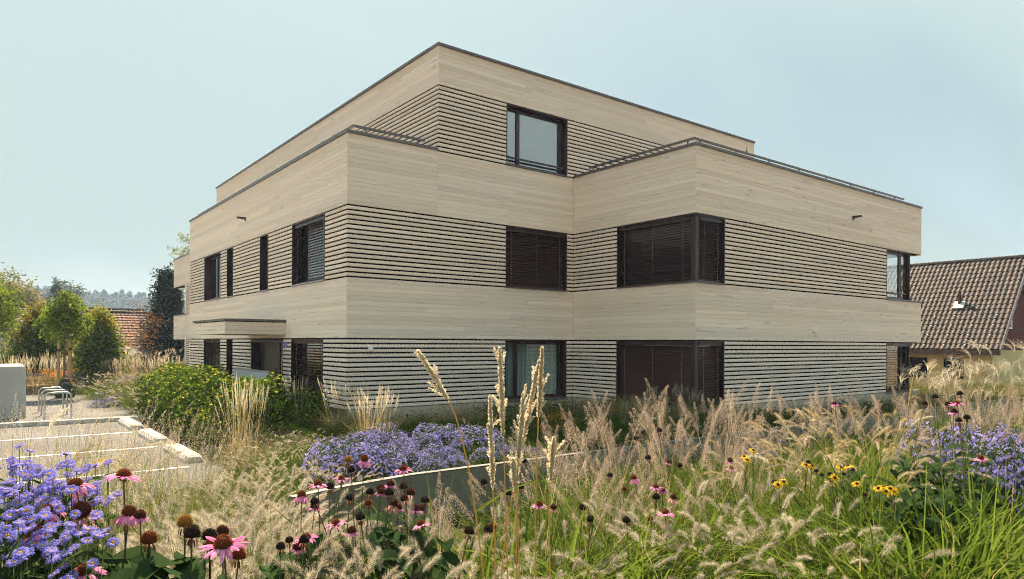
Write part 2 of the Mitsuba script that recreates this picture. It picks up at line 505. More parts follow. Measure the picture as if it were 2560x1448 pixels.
fl = [slab(0.31, 17.5, 0.31, LL, z - 0.25, z) for z in (Z16 - 0.75, ZP - 0.55)] + [slab(S2 + .31, 17.5, -LR + .31, 0.30, z - 0.25, z) for z in (Z16 - 0.75, ZP - 0.55)]
fl += [slab(SQ + .31, 17.5, LL + .01, TB - 3.3, z - 0.25, z) for z in (Z16 - 0.75, ZP - 0.55)]
fl += [slab(17.54, S4 - 0.21, -LR + 0.31, -LR + 3.39, z0, z1) for z0, z1 in ((ZG + .02, ZG + 0.30), (Z1 + .02, Z1 + .30), (ZP - 0.3, ZP - 0.1))]
fl += [slab(SQ + .31, SQ + 3, TB - 2.98, TB - 0.21, z0, z1) for z0, z1 in ((ZG + .02, ZG + 0.30), (Z1 + .02, Z1 + .30), (ZP - 0.3, ZP - 0.1))]
fl += [slab(0.31, 17.5, 0.31, TB - 3.3, 0.0, 0.55), slab(S2 + .31, 17.5, -LR + .31, 0.3, 0.0, 0.55)]
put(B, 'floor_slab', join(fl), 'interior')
put(B, 'roof', slab(SQ + 0.31, SR - 0.29, 0.31, TAT - 0.29, ZA2 - 0.25, ZA2 - 0.06), 'roof_gravel')
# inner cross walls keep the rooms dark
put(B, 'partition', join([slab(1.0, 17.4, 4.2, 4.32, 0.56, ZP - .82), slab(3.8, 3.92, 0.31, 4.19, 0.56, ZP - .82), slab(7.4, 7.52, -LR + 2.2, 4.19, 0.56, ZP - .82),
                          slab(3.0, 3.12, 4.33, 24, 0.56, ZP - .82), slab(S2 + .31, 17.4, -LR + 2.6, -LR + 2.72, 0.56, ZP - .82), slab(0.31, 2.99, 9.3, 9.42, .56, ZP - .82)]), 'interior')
# plinth below the boards
pl = [F_A.box(0.03, S2 - 0.01, 0.2, Z0, -0.3, -0.008), F_R.box(0.0, LR - 0.03, 0.2, Z0, -0.3, -0.008), F_W.box(0.28, LW - .03, 0.2, Z0, -0.3, -0.008)]
pm = join(pl)
M_['plinth'] = scene['plinth'] = principled((0.47, 0.40, 0.315), 0.85, spec=0.2)
put(B, 'plinth', pm, 'plinth')

# copings
cp = []


def coping(face, x0, x1, z, width=0.36, over=0.028):
    return face.box(x0, x1, z + 0.002, z + CAP, -width, over)


put(B, 'coping', coping(F_A, -0.028, SQ, ZP), 'coping_metal')
put(B, 'coping', coping(F_L, 0.36, LL + 0.028, ZP), 'coping_metal')
put(B, 'coping', coping(F_R, 0.0, LR - 0.36, ZP), 'coping_metal')
put(B, 'coping', coping(F_W, -0.028, LW + 0.028, ZP), 'coping_metal')
put(B, 'coping', coping(F_AF, -0.03, SR - SQ + 0.03, ZA2, 0.4, 0.04), 'coping_metal')
put(B, 'coping', coping(F_AL, 0.40, TAT + 0.03, ZA2, 0.4, 0.04), 'coping_metal')
put(B, 'coping', coping(F_B, 0.0, TB - LL + 0.028, ZP), 'coping_metal')
put(B, 'coping', coping(F_W, ew[0], LW + 0.028, Z16 - 0.03, 0.36, 0.02), 'coping_metal')
put(B, 'coping', coping(F_B, lb[0], lb[1] + 0.028, Z16 - 0.03, 0.36, 0.02), 'coping_metal')
put(B, 'coping', join([Face((S4, -LR), (0, 1), (1, 0)).box(0.37, 3.6, ZP + .002, ZP + CAP, -0.3, .028), wall_between((SR, 0.4), (SR, TAT), ZA2 + .002, ZA2 + CAP, 0.35)]), 'coping_metal')

# low rails above the terraces' parapets
RB, RH = 0.25, 0.215


def rail(pts, posts):
    r = uniq(f'{B}__rail')
    scene[r] = None
    ms = []
    for (s0, t0), (s1, t1) in zip(pts, pts[1:]):
        d = np.array([s1 - s0, t1 - t0])
        L = np.linalg.norm(d)
        f = Face((s0, t0), d / L, (d[1] / L, -d[0] / L))
        ms.append(f.box(0.0, L, ZP + CAP + RH - 0.05, ZP + CAP + RH, -0.022, 0.022))
    scene[r] = mikit.ply(join(ms), 'coping_metal')
    for s, t in posts:
        put(r, 'post', slab(s - .014, s + .014, t - .014, t + .014, ZP + CAP - 0.01, ZP + CAP + RH - 0.051), 'coping_metal')


rail([(2.08, RB), (RB - .022, RB)], [(s, RB) for s in (0.55, 1.9)])
rail([(RB, RB + .023), (RB, LL - 0.3)], [(RB, t) for t in np.arange(0.8, LL - .3, 1.6)])
rail([(S2 + RB, -0.35), (S2 + RB, -LR + RB - .022)], [(S2 + RB, t) for t in (-0.5, -2.05, -3.7)])
rail([(S2 + RB + .023, -LR + RB), (S4 - 0.75, -LR + RB)], [(s, -LR + RB) for s in np.arange(S2 + RB + .2, S4 - .8, 1.45)])
q = W(S2 + 2.35, -LR + RB, ZP + CAP + RH)
put(B, 'lightning_rod', join([tube([q, [q[0], q[1], q[2] + .05]], .02), tube([[q[0], q[1], q[2] + .05], [q[0], q[1], q[2] + .16]], [.012, .003])]), 'coping_metal')


# ------------------------------------------------------------------ windows
def window(face, a, b, z0, z1, kind='blind', tilt=60, slats=20, left=True, right=True, mull=None, bar=False, down=1.0, sill=True, depth=0.17, curtain=None, gap=0.0, glass='glass'):
    w = uniq(f'{B}__window')
    lining = [face.box(a, b, z1 - 0.028, z1 - .002, -depth - .07, 0.003)]
    if left:
        lining.append(face.box(a + .001, a + 0.030, z0, z1 - .0285, -depth - .07, 0.004))
    if right:
        lining.append(face.box(b - 0.030, b - .001, z0, z1 - .0285, -depth - .07, 0.004))
    put(w, 'frame', join(lining), 'brown_metal')
    if sill:
        put(w, 'sill', face.prism(a - (0.012 if left else 0), b + (0.012 if right else 0), [(-depth - .06, z0 + 0.004), (-depth - .06, z0 + .03), (0.035, z0 + 0.012), (0.035, z0 - 0.016), (0.028, z0 - .016), (0.028, z0 + .001)]),
            'sill_metal' if sill == 'light' else 'coping_metal')
    ia, ib = a + (0.031 if left else depth + .02), b - (0.031 if right else depth + .02)
    zb, zt = z0 + 0.032, z1 - 0.03
    sash = [face.box(ia, ib, zt - 0.075, zt, -depth - .06, -depth), face.box(ia, ib, zb, zb + 0.075, -depth - .06, -depth),
            face.box(ia, ia + 0.07, zb + .0755, zt - .0755, -depth - .06, -depth - .001), face.box(ib - 0.07, ib, zb + .0755, zt - .0755, -depth - .06, -depth - .001)]
    for mx in (mull or []):
        sash.append(face.box(ia + mx * (ib - ia) - 0.05, ia + mx * (ib - ia) + 0.05, zb + .0755, zt - .0755, -depth - .058, -depth + .002))
    put(w, 'sash', join(sash), 'brown_metal')
    gd = -depth - 0.035
    put(w, 'pane', (np.array([face.at(x, z, gd) for x, z in ((ia + .06, zb + .07), (ib - .06, zb + .07), (ib - .06, zt - .07), (ia + .06, zt - .07))]), np.array([[0, 1, 2], [0, 2, 3]])), glass)
    if bar:
        put(w, 'guard_rail', join([face.box(a + .031, b - .031, z0 + 0.20, z0 + 0.245, -0.09, -0.05)]), 'brown_metal')
    if kind == 'blind':
        ms, hh = [], (zt - 0.06) - (zb + 0.01)
        n = slats
        za = zt - 0.10
        pitch = (za - zb - 0.03) * down / n
        c, s_ = math.cos(math.radians(tilt)), math.sin(math.radians(tilt))
        for i in range(n):
            zc = za - pitch * (i + 0.5)
            jig = rng.normal(0, 1.2)
            c, s_ = math.cos(math.radians(tilt + jig)), math.sin(math.radians(tilt + jig))
            pr = []
            for k in np.linspace(-1, 1, 5):
                r, bow = 0.040 * k, 0.007 * (1 - k * k)
                pr.append((r * c + bow * s_ * -1, zc - r * s_ + bow * c))
            x0, x1 = ia + gap, ib - .012
            v = np.array([face.at(x, z, d - depth + .075) for x in (x0, x1) for d, z in pr])
            f = np.array([q for k in range(4) for q in ([k, k + 1, 6 + k], [k, 6 + k, 5 + k])])
            ms.append((v, f))
        bl = put(w, 'blind', join(ms), 'blind_metal', kind='stuff')
        put(w, 'bottom_rail', face.box(ia + gap, ib - .012, za - pitch * n - 0.032, za - pitch * n - .008, -depth + .05, -depth + .10), 'blind_metal')
        put(w, 'head_box', face.box(ia + .001, ib - .001, zt - 0.09, zt - .001, -depth + .02, -depth + .13), 'brown_metal')
        for k in ((0.09, 0.5, 0.9) if ib - ia > 1.2 else (0.2, 0.8)):
            xk = ia + gap + k * (ib - ia - gap)
            put(w, 'cord', face.box(xk - .004, xk + .004, za - pitch * n - .01, za, -depth + .121, -depth + .124), 'cord')
    if curtain:
        x = np.linspace(ia + .02, ia + .02 + (ib - ia - .04) * (1.0 if curtain != 'teal_curtain' else 0.45), 90)
        dd = -depth - 0.22 + 0.045 * np.sin(np.arange(90) * 0.93) + 0.02 * np.sin(np.arange(90) * 0.37 + 1)
        v = np.array([face.at(xx, z, d) for z in (z0 + .02, z1 - .05) for xx, d in zip(x, dd)])
        f = np.array([q for i in range(89) for q in ([i, i + 1, 91 + i], [i, 91 + i, 90 + i])])
        uv = np.array([[i / 89, z] for z in (0, 1) for i in range(90)])
        put(w, 'curtain', (v, f), curtain, smooth=True, uv=uv)
    return w


window(F_AF, *o_Atop[0], kind='open', mull=[0.235], bar=True, glass='coated_glass')
window(F_A, *o_A[0], tilt=52, slats=19)
window(F_A, *o_A[1], kind='open', mull=[0.22], curtain='curtain')
window(F_L, *o_L[0], tilt=14, slats=20, sill='light')
window(F_L, *o_L[1], kind='open', sill='light')
window(F_L, *o_L[2], kind='open', sill='light')
window(F_L, *o_L[3], kind='open', sill='light', curtain='teal_curtain', mull=[0.5])
window(F_L, *o_L[4], tilt=20, slats=20)
window(F_L, *o_L[5], kind='open')
window(F_L, *o_L[6], tilt=30, slats=20)
window(F_R, *o_R[0], tilt=24, slats=22, right=False)
window(F_R, *o_R[1], tilt=60, slats=20, right=False)
window(F_W, *o_W[0], tilt=48, slats=20, left=False)
window(F_W, *o_W[1], tilt=46, slats=20, left=False)
for z0, z1 in ((Z16, Z1), (Z0, ZG)):                                  # corner posts of the corner windows
    put(B, 'corner_post', F_W.box(0.05, 0.17, z0 + .032, z1 - .031, -0.17, -0.05), 'brown_metal')
window(F_W, ew[0], ew[1], Z16, Z1, kind='open', mull=[0.72], bar=True, depth=0.10, glass='coated_glass')
window(F_W, ew[0], ew[1], Z0, ZG, tilt=8, slats=18, depth=0.14)
F_E = Face((17.83, -LR), (0, 1), (1, 0))
window(F_E, 0.16, 1.9, Z16, Z1, kind='open', depth=0.06, left=False)
window(F_E, 0.16, 1.9, Z0, ZG, tilt=10, slats=18, depth=0.06, left=False)
for z0, z1 in ((Z16, Z1), (Z0, ZG)):
    x = F_W.x_of(2281)
    put(B, 'guide_cable', tube([F_W.at(x, z0, -.10), F_W.at(x, z1, -.10)], .012), 'brown_metal')
    put(B, 'loggia_wall', F_B.box(lb[0], lb[0] + .12, z0, z1, -3, -0.31), 'brown_metal')

# wall lamps, sensor, number plate
for face, u, v, lab in ((F_L, 612, 548, 'lamp high on the entrance front'), (F_W, 2131, 545, 'lamp high on the projecting wing')):
    x = face.x_of(u)
    q = face.at(x, EYE, 0)
    z = ray(u, v, q[1])[2]
    k = uniq(f'{B}__wall_lamp')
    scene[k] = mikit.ply(chamfer_box((-.001, -.001, -.001), (.001, .001, .001), .0002), 'brown_metal')
    scene[k] = mikit.ply(join([face.box(x - .05, x + .05, z - .05, z + .05, 0.0, 0.02), face.box(x - .055, x + .055, z - .01, z + .045, 0.021, 0.24)]), 'brown_metal')
    put(k, 'lens', face.box(x - .045, x + .045, z - .016, z - .011, 0.13, 0.23), 'white_plastic')
for face, u, v, w_, h in ((F_A, 925, 873, .05, .05), (F_W, 2035, 827, .055, .04)):
    x = face.x_of(u)
    z = ray(u, v, face.at(x, EYE, 0)[1])[2]
    put(B, 'sensor', join([face.box(x - w_, x + w_, z - h, z + h, 0.0, .055), face.box(x - w_ * .6, x + w_ * .6, z - h * .6, z + h * .6, 0.056, .075)]), 'white_plastic')

# entrance: canopy, door, number plate
tc, td, ce = F_L.x_of(714.5), 6.97, 1.53
zc = ZG + 0.11
cb = []
F_CS = Face((-ce, tc), (1, 0), (0, -1))
F_CF = Face((-ce, tc), (0, 1), (-1, 0))
ck = put(B, 'canopy', join([F_CS.box(0.03, ce - 0.03, zc + .02, zc + .33, -(td - tc), -.03)]), 'membrane')
for i in range(3):
    for f, L_ in ((F_CS, ce - 0.002), (F_CF, td - tc)):
        m = f.prism(0.003, L_, [(-.028, zc + i * PIT + .002), (-.0025, zc + i * PIT + .002), (0, zc + i * PIT + .005), (0, zc + (i + 1) * PIT - .005), (-.0025, zc + (i + 1) * PIT - .002), (-.028, zc + (i + 1) * PIT - .002)])
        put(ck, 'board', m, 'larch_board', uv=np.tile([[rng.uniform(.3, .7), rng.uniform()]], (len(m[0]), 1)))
put(ck, 'coping', F_CS.box(-.03, ce - .002, zc + .333, zc + .39, -(td - tc) - .03, .03), 'coping_metal')
put(ck, 'soffit', F_CS.box(.03, ce - .03, zc + .0, zc + .018, -(td - tc), -.03), 'plinth')
dk = uniq(f'{B}__door')
da, db = dw
put(dk, 'frame', join([F_L.box(da, da + .05, .05, ZG - .02, -.30, .003), F_L.box(db - .05, db, .05, ZG - .02, -.30, .003), F_L.box(da + .051, db - .051, ZG - .09, ZG - .02, -.30, .002),
                       F_L.box(da + .051, da + .13, .06, ZG - .091, -.28, -.22), F_L.box(da + .9, da + 1.02, .06, ZG - .091, -.28, -.22), F_L.box(da + .131, da + .899, .06, .35, -.28, -.22), F_L.box(db - .14, db - .051, .06, ZG - .091, -.28, -.22)]), 'brown_metal')
put(dk, 'pane', (np.array([F_L.at(x, z, -.25) for x, z in ((da + .12, .34), (da + .91, .34), (da + .91, ZG - .1), (da + .12, ZG - .1))]), np.array([[0, 1, 2], [0, 2, 3]])), 'coated_glass')
put(dk, 'leaf', F_L.box(da + 1.021, db - .141, .06, ZG - .092, -.27, -.24), 'brown_metal')
put(dk, 'handle', join([F_L.box(da + 1.1, da + 1.13, .8, 1.5, -.19, -.16), F_L.box(da + 1.1, da + 1.13, .85, .88, -.24, -.19), F_L.box(da + 1.1, da + 1.13, 1.42, 1.45, -.24, -.19)]), 'galvanised')
x = F_L.x_of(714.5)
z = ray(714.5, 862, F_L.at(x, EYE, 0)[1])[2]
k = put(B, 'house_number_plate', F_L.box(x - .09, x + .09, z - .07, z + .07, 0.0, .012), 'blue_enamel', label='small blue house number plate beside the entrance')
n_ = meshkit.text_mesh('1', 0.09, 0.003, bold=True)
nv = np.array(n_.vertices)
nv[:, 0] -= nv[:, 0].mean()
put(k, 'numeral', (np.array([F_L.at(x - a_, z - .045 + b_, .0125 + c_) for a_, b_, c_ in nv]), np.array(n_.faces)), 'white_paint')

f_ = Face((-1.05, 0), (0, 1), (-1, 0))
ES = thing('entrance_screen', 'low pale grey screen panel before the entrance door, rising behind the hedge', 'screen')
xa, xb = f_.x_of(668), f_.x_of(585)
zt = float(ray(626, 926, f_.at((xa + xb) / 2, EYE, 0)[1])[2])
put(ES, 'panel', f_.box(xa, xb, .05, zt, -.04, 0.0), 'soft_grey_panel')
put(ES, 'cap', f_.box(xa - .01, xb + .01, zt + .001, zt + .03, -.055, .015), 'galvanised')

# ------------------------------------------------------------------ ground, bed, paving


def local(x, y):
    dx, dy = np.asarray(x) - ORG[0], np.asarray(y) - ORG[1]
    return dx * AX[0] + dy * AX[1], dx * LX[0] + dy * LX[1]


def sst(a, b, x):
    t = np.clip((np.asarray(x, float) - a) / (b - a), 0, 1)
    return t * t * (3 - 2 * t)


WALLT = [(-4.0, -7.82), (-3.53, -7.67), (-2.58, -7.50), (16.0, -7.50)]     # line of the planter wall, (s, t)
WALLZ = 0.75


def wall_t(s):
    return np.interp(s, [q[0] for q in WALLT], [q[1] for q in WALLT])


def ground_z(x, y):
    s, t = local(x, y)
    d = wall_t(s) - t
    h = 0.24 * sst(-1.6, 0.2, d) + 0.55 * sst(1.3, 4.7, d)
    h = h * (1 - sst(14, 30, np.hypot(np.asarray(x), np.asarray(y)))) - 0.03
    return h + 0.03 * (meshkit.fbm(np.stack([np.asarray(x) * 1.1, np.asarray(y) * 1.1, np.asarray(x) * 0], -1), 3) - 0.5) * sst(-0.2, 0.6, d) - 1.3 * sst(34, 50, np.asarray(y))


def bed_z(x, y):
    s, t = local(x, y)
    h = np.maximum(0.68 * sst(-3.0, -1.2, s), 0.66 * sst(-2.6, -4.6, t) * sst(-5.2, -1.9, s))
    edge = np.where(s < S2, -t, -LR - t)
    h = h * np.where(s > -1.5, 1 - .52 * sst(3.2, 1.2, edge), 1)
    h = np.where(t > 0.05, np.minimum(h, 0.70 * sst(-3.0, -1.2, s)), h)
    h = h * np.where(s < -3.9, sst(0.0, 1.6, t - wall_t(s)) * sst(-8.0, -6.0, s) - .15 * sst(-6.0, -8.0, s), 1)
    return h - 0.02 + 0.05 * (meshkit.fbm(np.stack([np.asarray(x) * 1.3, np.asarray(y) * 1.3, np.asarray(x) * 0 + 4], -1), 3) - 0.5)


def soil_z(x, y):
    s, t = local(x, y)
    return np.where((t > wall_t(s)) & (s > -8.0), np.maximum(bed_z(x, y), ground_z(x, y)), ground_z(x, y))


def grid(xs, ys, fz):
    X, Y = np.meshgrid(xs, ys, indexing='ij')
    v = np.stack([X, Y, fz(X, Y)], -1).reshape(-1, 3)
    n, m_ = len(xs), len(ys)
    i, j = np.meshgrid(np.arange(n - 1), np.arange(m_ - 1), indexing='ij')
    q = np.stack([i * m_ + j, (i + 1) * m_ + j, (i + 1) * m_ + j + 1, i * m_ + j + 1], -1).reshape(-1, 4)
    return v, np.vstack([q[:, [0, 1, 2]], q[:, [0, 2, 3]]])


xs = np.concatenate([-np.geomspace(3000, 45, 14), np.arange(-40, -12, 1.5), np.arange(-12, 14, 0.3), np.arange(14, 40, 1.5), np.geomspace(45, 3000, 14)])
ys = np.concatenate([-np.geomspace(1500, 14, 10), np.arange(-10, 0, 1.0), np.arange(0, 16, 0.3), np.arange(16, 60, 2.0), np.geomspace(64, 4000, 20)])
struct('ground', grid(xs, ys, ground_z), 'soil', smooth=True)

# the raised bed behind the planter wall, as a sheet in the building's axes
ss, tt = np.arange(-8.0, 19.0, 0.25), np.linspace(0, 1, 40)
S_, F_ = np.meshgrid(ss, tt, indexing='ij')
T0 = wall_t(S_) + 0.03
T1 = np.where(S_ < -0.02, 14.0, np.where(S_ < S2 - .02, 0.02, -LR + .02))
T_ = T0 + (T1 - T0) * F_
PX, PY = ORG[0] + S_ * AX[0] + T_ * LX[0], ORG[1] + S_ * AX[1] + T_ * LX[1]
v = np.stack([PX, PY, bed_z(PX, PY)], -1).reshape(-1, 3)
n, m_ = S_.shape
i, j = np.meshgrid(np.arange(n - 1), np.arange(m_ - 1), indexing='ij')
q = np.stack([i * m_ + j, (i + 1) * m_ + j, (i + 1) * m_ + j + 1, i * m_ + j + 1], -1).reshape(-1, 4)
struct('planting_bed', (v, np.vstack([q[:, [0, 1, 2]], q[:, [0, 2, 3]]])), 'soil', smooth=True)

scene['edge_metal'] = principled((.13, .13, .12), .6, spec=.3)
# planter wall of grey metal panels
PW = thing('planter_wall', 'low grey green panelled retaining wall running diagonally through the flower beds', 'wall')
pts = [np.array(q) for q in WALLT]
path = [(pts[k], pts[k + 1]) for k in range(len(pts) - 1)]
for a, b in path:
    L = np.linalg.norm(b - a)
    d = (b - a) / L
    f = Face(a, d, (d[1], -d[0]))
    nseg = max(1, round(L / 2.06))
    for k in range(nseg):
        x0, x1 = L * k / nseg + 0.004, L * (k + 1) / nseg - 0.004
        put(PW, 'panel', f.box(x0, x1, -0.1, WALLZ - 0.012, -0.05, 0.0), 'wall_panel')
        put(PW, 'top_edge', join([f.box(x0 + .001, x1 - .001, WALLZ - 0.011, WALLZ, -0.075, 0.006)]), 'edge_metal')
        if nseg > 1:
            put(PW, 'joint_clip', f.box(x1 - .05, x1 + .058, WALLZ + .001, WALLZ + 0.022, -0.07, -0.03), 'black_rubber')


def lslab(s0, s1, t0, t1, z0, z1):
    return slab(s0, s1, t0, t1, z0, z1)


def sheet(poly, z):
    v = np.array([W(s, t, z) for s, t in poly])
    f = np.array([[0, i, i + 1] for i in range(1, len(poly) - 1)])
    return v, f


struct('parking_area', sheet([(-40, -3.6), (-3.02, -3.6), (-3.02, 7.2), (-40, 7.2)], 0.006), 'asphalt')
struct('paved_path', lslab(-40, -2.72, 7.46, 19.2, -0.05, 0.10), 'asphalt')
struct('access_road', sheet([(-40, -3.6), (-40, 40), (-60, 40), (-60, -3.6)], 0.004), 'asphalt')
KB = thing('kerb', 'long pale concrete kerb between the parking bays and the paved path', 'kerb')
s = -2.2
while s > -12.5:
    l_ = 1.0
    lo, hi = (s - l_ + .004, 7.2, -0.1), (s - .004, 7.455, 0.118 + rng.normal(0, .001))
    m = chamfer_box(lo, hi, .012)
    put(KB, 'kerb_stone', (np.array([W(*q) for q in m[0]]), m[1]), 'concrete')
    s -= l_
put(KB, 'kerb_stone', (lambda m: (np.array([W(*q) for q in m[0]]), m[1]))(chamfer_box((-40, 7.2, -.1), (s - .004, 7.455, .118), .012)), 'concrete')
m = chamfer_box((-2.74, 7.46, -.1), (-2.62, 19.2, .125), .01)
K2 = thing('path_edging', 'thin pale edging strip along the planted side of the paved path', 'kerb')
scene[K2] = mikit.ply((np.array([W(*q) for q in m[0]]), m[1]), 'concrete')
for k, t in enumerate((4.5, 1.65, -1.2)):
    key = thing('parking_line', ('white painted bay line farthest from the camera, nearest the kerb', 'white painted bay line in the middle, partly behind thin grasses', 'white painted bay line nearest the camera, mostly hidden by grasses')[k], 'road marking')
    scene[key] = mikit.ply(lslab(-8.4, -3.45, t - .05, t + .05, 0.010, 0.012), 'white_paint')
for k, t in enumerate((5.95, 3.05, 0.15)):
    key = thing('wheel_stop', ('concrete wheel stop touching the far kerb', 'concrete wheel stop in the middle of the row of three', 'concrete wheel stop nearest the camera, half hidden by grass')[k], 'wheel stop')
    prof = [(-0.17, 0.0), (0.17, 0.0), (0.165, 0.06), (0.11, 0.13), (-0.11, 0.13), (-0.165, 0.06)]
    v = np.array([W(-3.27 + a_ * (0.92 if abs(yy) > .89 else 1), t + yy, .008 + z * (0.75 if abs(yy) > .89 else 1)) for yy in (-0.95, -0.87, 0.87, 0.95) for a_, z in prof])
    f = []
    for r in range(3):
        for i in range(6):
            j = (i + 1) % 6
            f += [[r * 6 + i, r * 6 + j, r * 6 + 6 + j], [r * 6 + i, r * 6 + 6 + j, r * 6 + 6 + i]]
    for i in range(1, 5):
        f += [[0, i + 1, i], [18, 18 + i, 19 + i]]
    scene[key] = mikit.ply((v, np.array(f)), 'concrete')

# the concrete block, bicycle stands, bench, planter, stakes
m = chamfer_box((-9.5, 8.62, .09), (-5.38, 11.1, 1.50), .02)
CB = thing('concrete_block', 'large plain concrete block at the left edge beside the bicycle stands', 'concrete block')
put(CB, 'body', (np.array([W(*q) for q in m[0]]), m[1]), 'concrete')
m = chamfer_box((-5.50, 8.612, .09), (-5.375, 8.619, 1.49), .003)
put(CB, 'corner_strip', (np.array([W(*q) for q in m[0]]), m[1]), 'concrete')
for k, t in enumerate((7.9, 9.1, 10.3)):
    key = thing('bicycle_stand', ('hoop shaped steel bicycle stand nearest the camera', 'hoop shaped steel bicycle stand in the middle of the three', 'hoop shaped steel bicycle stand farthest from the camera')[k], 'bicycle stand')
    s0, s1, top, r = -5.0, -4.40, 0.80, 0.12
    p = [(s0, 0.09)] + [(s0, z) for z in (0.3, 0.55)] + [(s0 + r - r * math.cos(a_), top - r + r * math.sin(a_)) for a_ in np.linspace(0, math.pi / 2, 6)]
    p += [(s1 - r + r * math.sin(a_), top - r + r * math.cos(a_)) for a_ in np.linspace(0, math.pi / 2, 6)] + [(s1, z) for z in (0.55, 0.3, 0.09)]
    put(key, 'hoop', tube([W(a_, t, z) for a_, z in p], 0.024, 10), 'galvanised', smooth=40)
    for a_ in (s0, s1):
        c = np.array(W(a_, t, 0.1))
        put(key, 'base_plate', tube([c + [0, 0, .0005], c + [0, 0, .009]], .055, 10), 'galvanised')
PB = thing('planter', 'low concrete planter with purple asters behind the bench', 'planter')
put(PB, 'wall', join([lslab(-13, -2.95, 19.15, 19.33, .05, .51), lslab(-13, -2.95, 20.8, 20.98, .05, .51), lslab(-3.13, -2.95, 19.331, 20.799, .05, .509)]), 'concrete')
put(PB, 'soil', lslab(-12.9, -3.14, 19.331, 20.79, .3, .46), 'soil')
BN = thing('bench', 'timber bench in front of the low concrete planter', 'bench')
for z, t0, t1, nm in ((.40, 18.35, 18.52, 'seat_board'), (.40, 18.54, 18.71, 'seat_board')):
    m = chamfer_box((-8.6, t0, z), (-4.05, t1, z + .06), .006)
    put(BN, nm, (np.array([W(*q) for q in m[0]]), m[1]), 'stake_wood')
m = chamfer_box((-8.6, 18.78, .66), (-4.05, 18.82, .76), .006)
put(BN, 'backrest', (np.array([W(*q) for q in m[0]]), m[1]), 'stake_wood')
for s in (-8.2, -6.4, -4.5):
    put(BN, 'leg', join([lslab(s - .03, s + .03, 18.38, 18.70, .10, .399), lslab(s - .025, s + .025, 18.73, 18.78, .10, .74)]), 'galvanised')

# ------------------------------------------------------------------ neighbouring houses
HD, HN = np.array([0.6088, -0.7933]), np.array([-0.7933, -0.6088])     # along its ridge towards the camera, down its visible slope
R0 = np.array([23.3, 40.0])
RUN, ZR, ZE, QV = 4.2, 6.80, 2.02, 5.6


def hp(q, r, z):
    p = R0 + HD * q + HN * r
    return [p[0], p[1], z]


NH = thing('neighbour_house', 'house with a steep brown tiled roof behind the right end of the timber building', 'house')
sl = math.hypot(RUN, ZR - ZE)
NROW, NCOL = 19, 30
PT = 0.235
hz = lambda r: ZR - (ZR - ZE) * r / RUN
rt = put(NH, 'roof', join([box8([hp(QV - .04 if b else -9, r, hz(r) - c) for c in (0.10, 0.02) for b, r in ((0, 0), (1, 0), (1, RUN), (0, RUN))]),
                          box8([hp(QV - .04 if b else -9, r, ZR - (ZR - ZE) * (-r) / RUN - c) for c in (0.12, 0.0) for b, r in ((0, 0), (1, 0), (1, -RUN), (0, -RUN))])]), 'clay_tile', uv=np.full((16, 2), 0.3))
nrm = np.array([*(HN * (ZR - ZE) / sl), RUN / sl])
dn = np.array([*(HN * RUN / sl), -(ZR - ZE) / sl])
tl = []
prof = [(0.0, 0.008), (0.05, 0.036), (0.10, 0.044), (0.145, 0.030), (0.19, 0.006), (0.243, 0.004)]
for r in range(NROW):
    for c in range(NCOL):
        qc = QV - (c + 1) * PT
        if qc < -1.6:
            continue
        top = np.array([*(R0 + HD * qc), ZR]) + dn * (r * sl / NROW)
        tilt, jit = rng.normal(0, .0025), rng.normal(0, .004)
        rows = []
        for along, lift in ((-0.02, 0.0), (sl / NROW + 0.012 + jit, 0.028 + tilt), (sl / NROW + 0.010 + jit, -0.004)):
            rows += [top + np.array([*(HD * a_), 0]) + dn * along + nrm * (h * (0.4 if lift < 0 else 1) + lift) for a_, h in prof]
        v = np.array(rows)
        f = np.array([q for k in range(2) for i_ in range(5) for q in ([k * 6 + i_, k * 6 + i_ + 1, k * 6 + 7 + i_], [k * 6 + i_, k * 6 + 7 + i_, k * 6 + 6 + i_])])
        light = 0.9 if (r >= 11 and 10 <= c <= 11 and rng.uniform() < 0.8) else 0
        tl.append(((v, f), shown((v, f)), np.clip(max(light, rng.beta(2, 2.6)), 0, 1)))
tl.sort(key=lambda q: -q[1])
for (v, f), _, tone in tl[:295]:
    put(rt, 'roof_tile', (v, f), 'clay_tile', uv=np.full((len(v), 2), tone))
m = join([q[0] for q in tl[295:]])
put(rt, 'roof_tile_field', m, 'clay_tile', uv=np.concatenate([np.full((len(q[0][0]), 2), q[2]) for q in tl[295:]]), kind='stuff')
m = tube([hp(-9, 0, ZR + .02), hp(QV, 0, ZR + .02)], .11, 8)
put(rt, 'ridge_cap', m, 'clay_tile', uv=np.full((len(m[0]), 2), .25))
for c in range(4):
    for r in range(4):
        p = np.array([*(R0 + HD * (QV - (3 + 4.0 * c) * PT + .12)), ZR]) + dn * ((12.4 + 2 * r) * sl / NROW) + nrm * .06
        put(rt, 'snow_guard', chamfer_box(p - .035, p + .035, .012), 'galvanised')
p = np.array([*(R0 + HD * (QV - 10.4 * PT)), ZR]) + dn * (10.1 * sl / NROW)
vp = put(rt, 'vent_pipe', join([tube([p, p + [0, 0, .62]], .075, 10), tube([p + [0, 0, .62], p + [0, 0, .66]], .10, 10)]), 'brown_metal')
put(vp, 'flashing', join([move(chamfer_box((-.26, -.26, -.02), (.26, .26, .07), .02), np.vstack([np.hstack([np.stack([np.array([*HD, 0]), dn, nrm], 1), (p + nrm * .05)[:, None]]), [0, 0, 0, 1]]))]), 'galvanised')
put(NH, 'gutter', join([box8([hp(q, r, z) for z in (ZE - .30, ZE - .03) for q, r in ((-9, RUN - .02), (QV - .05, RUN - .02), (QV - .05, RUN + .10), (-9, RUN + .10))])]), 'brown_metal')
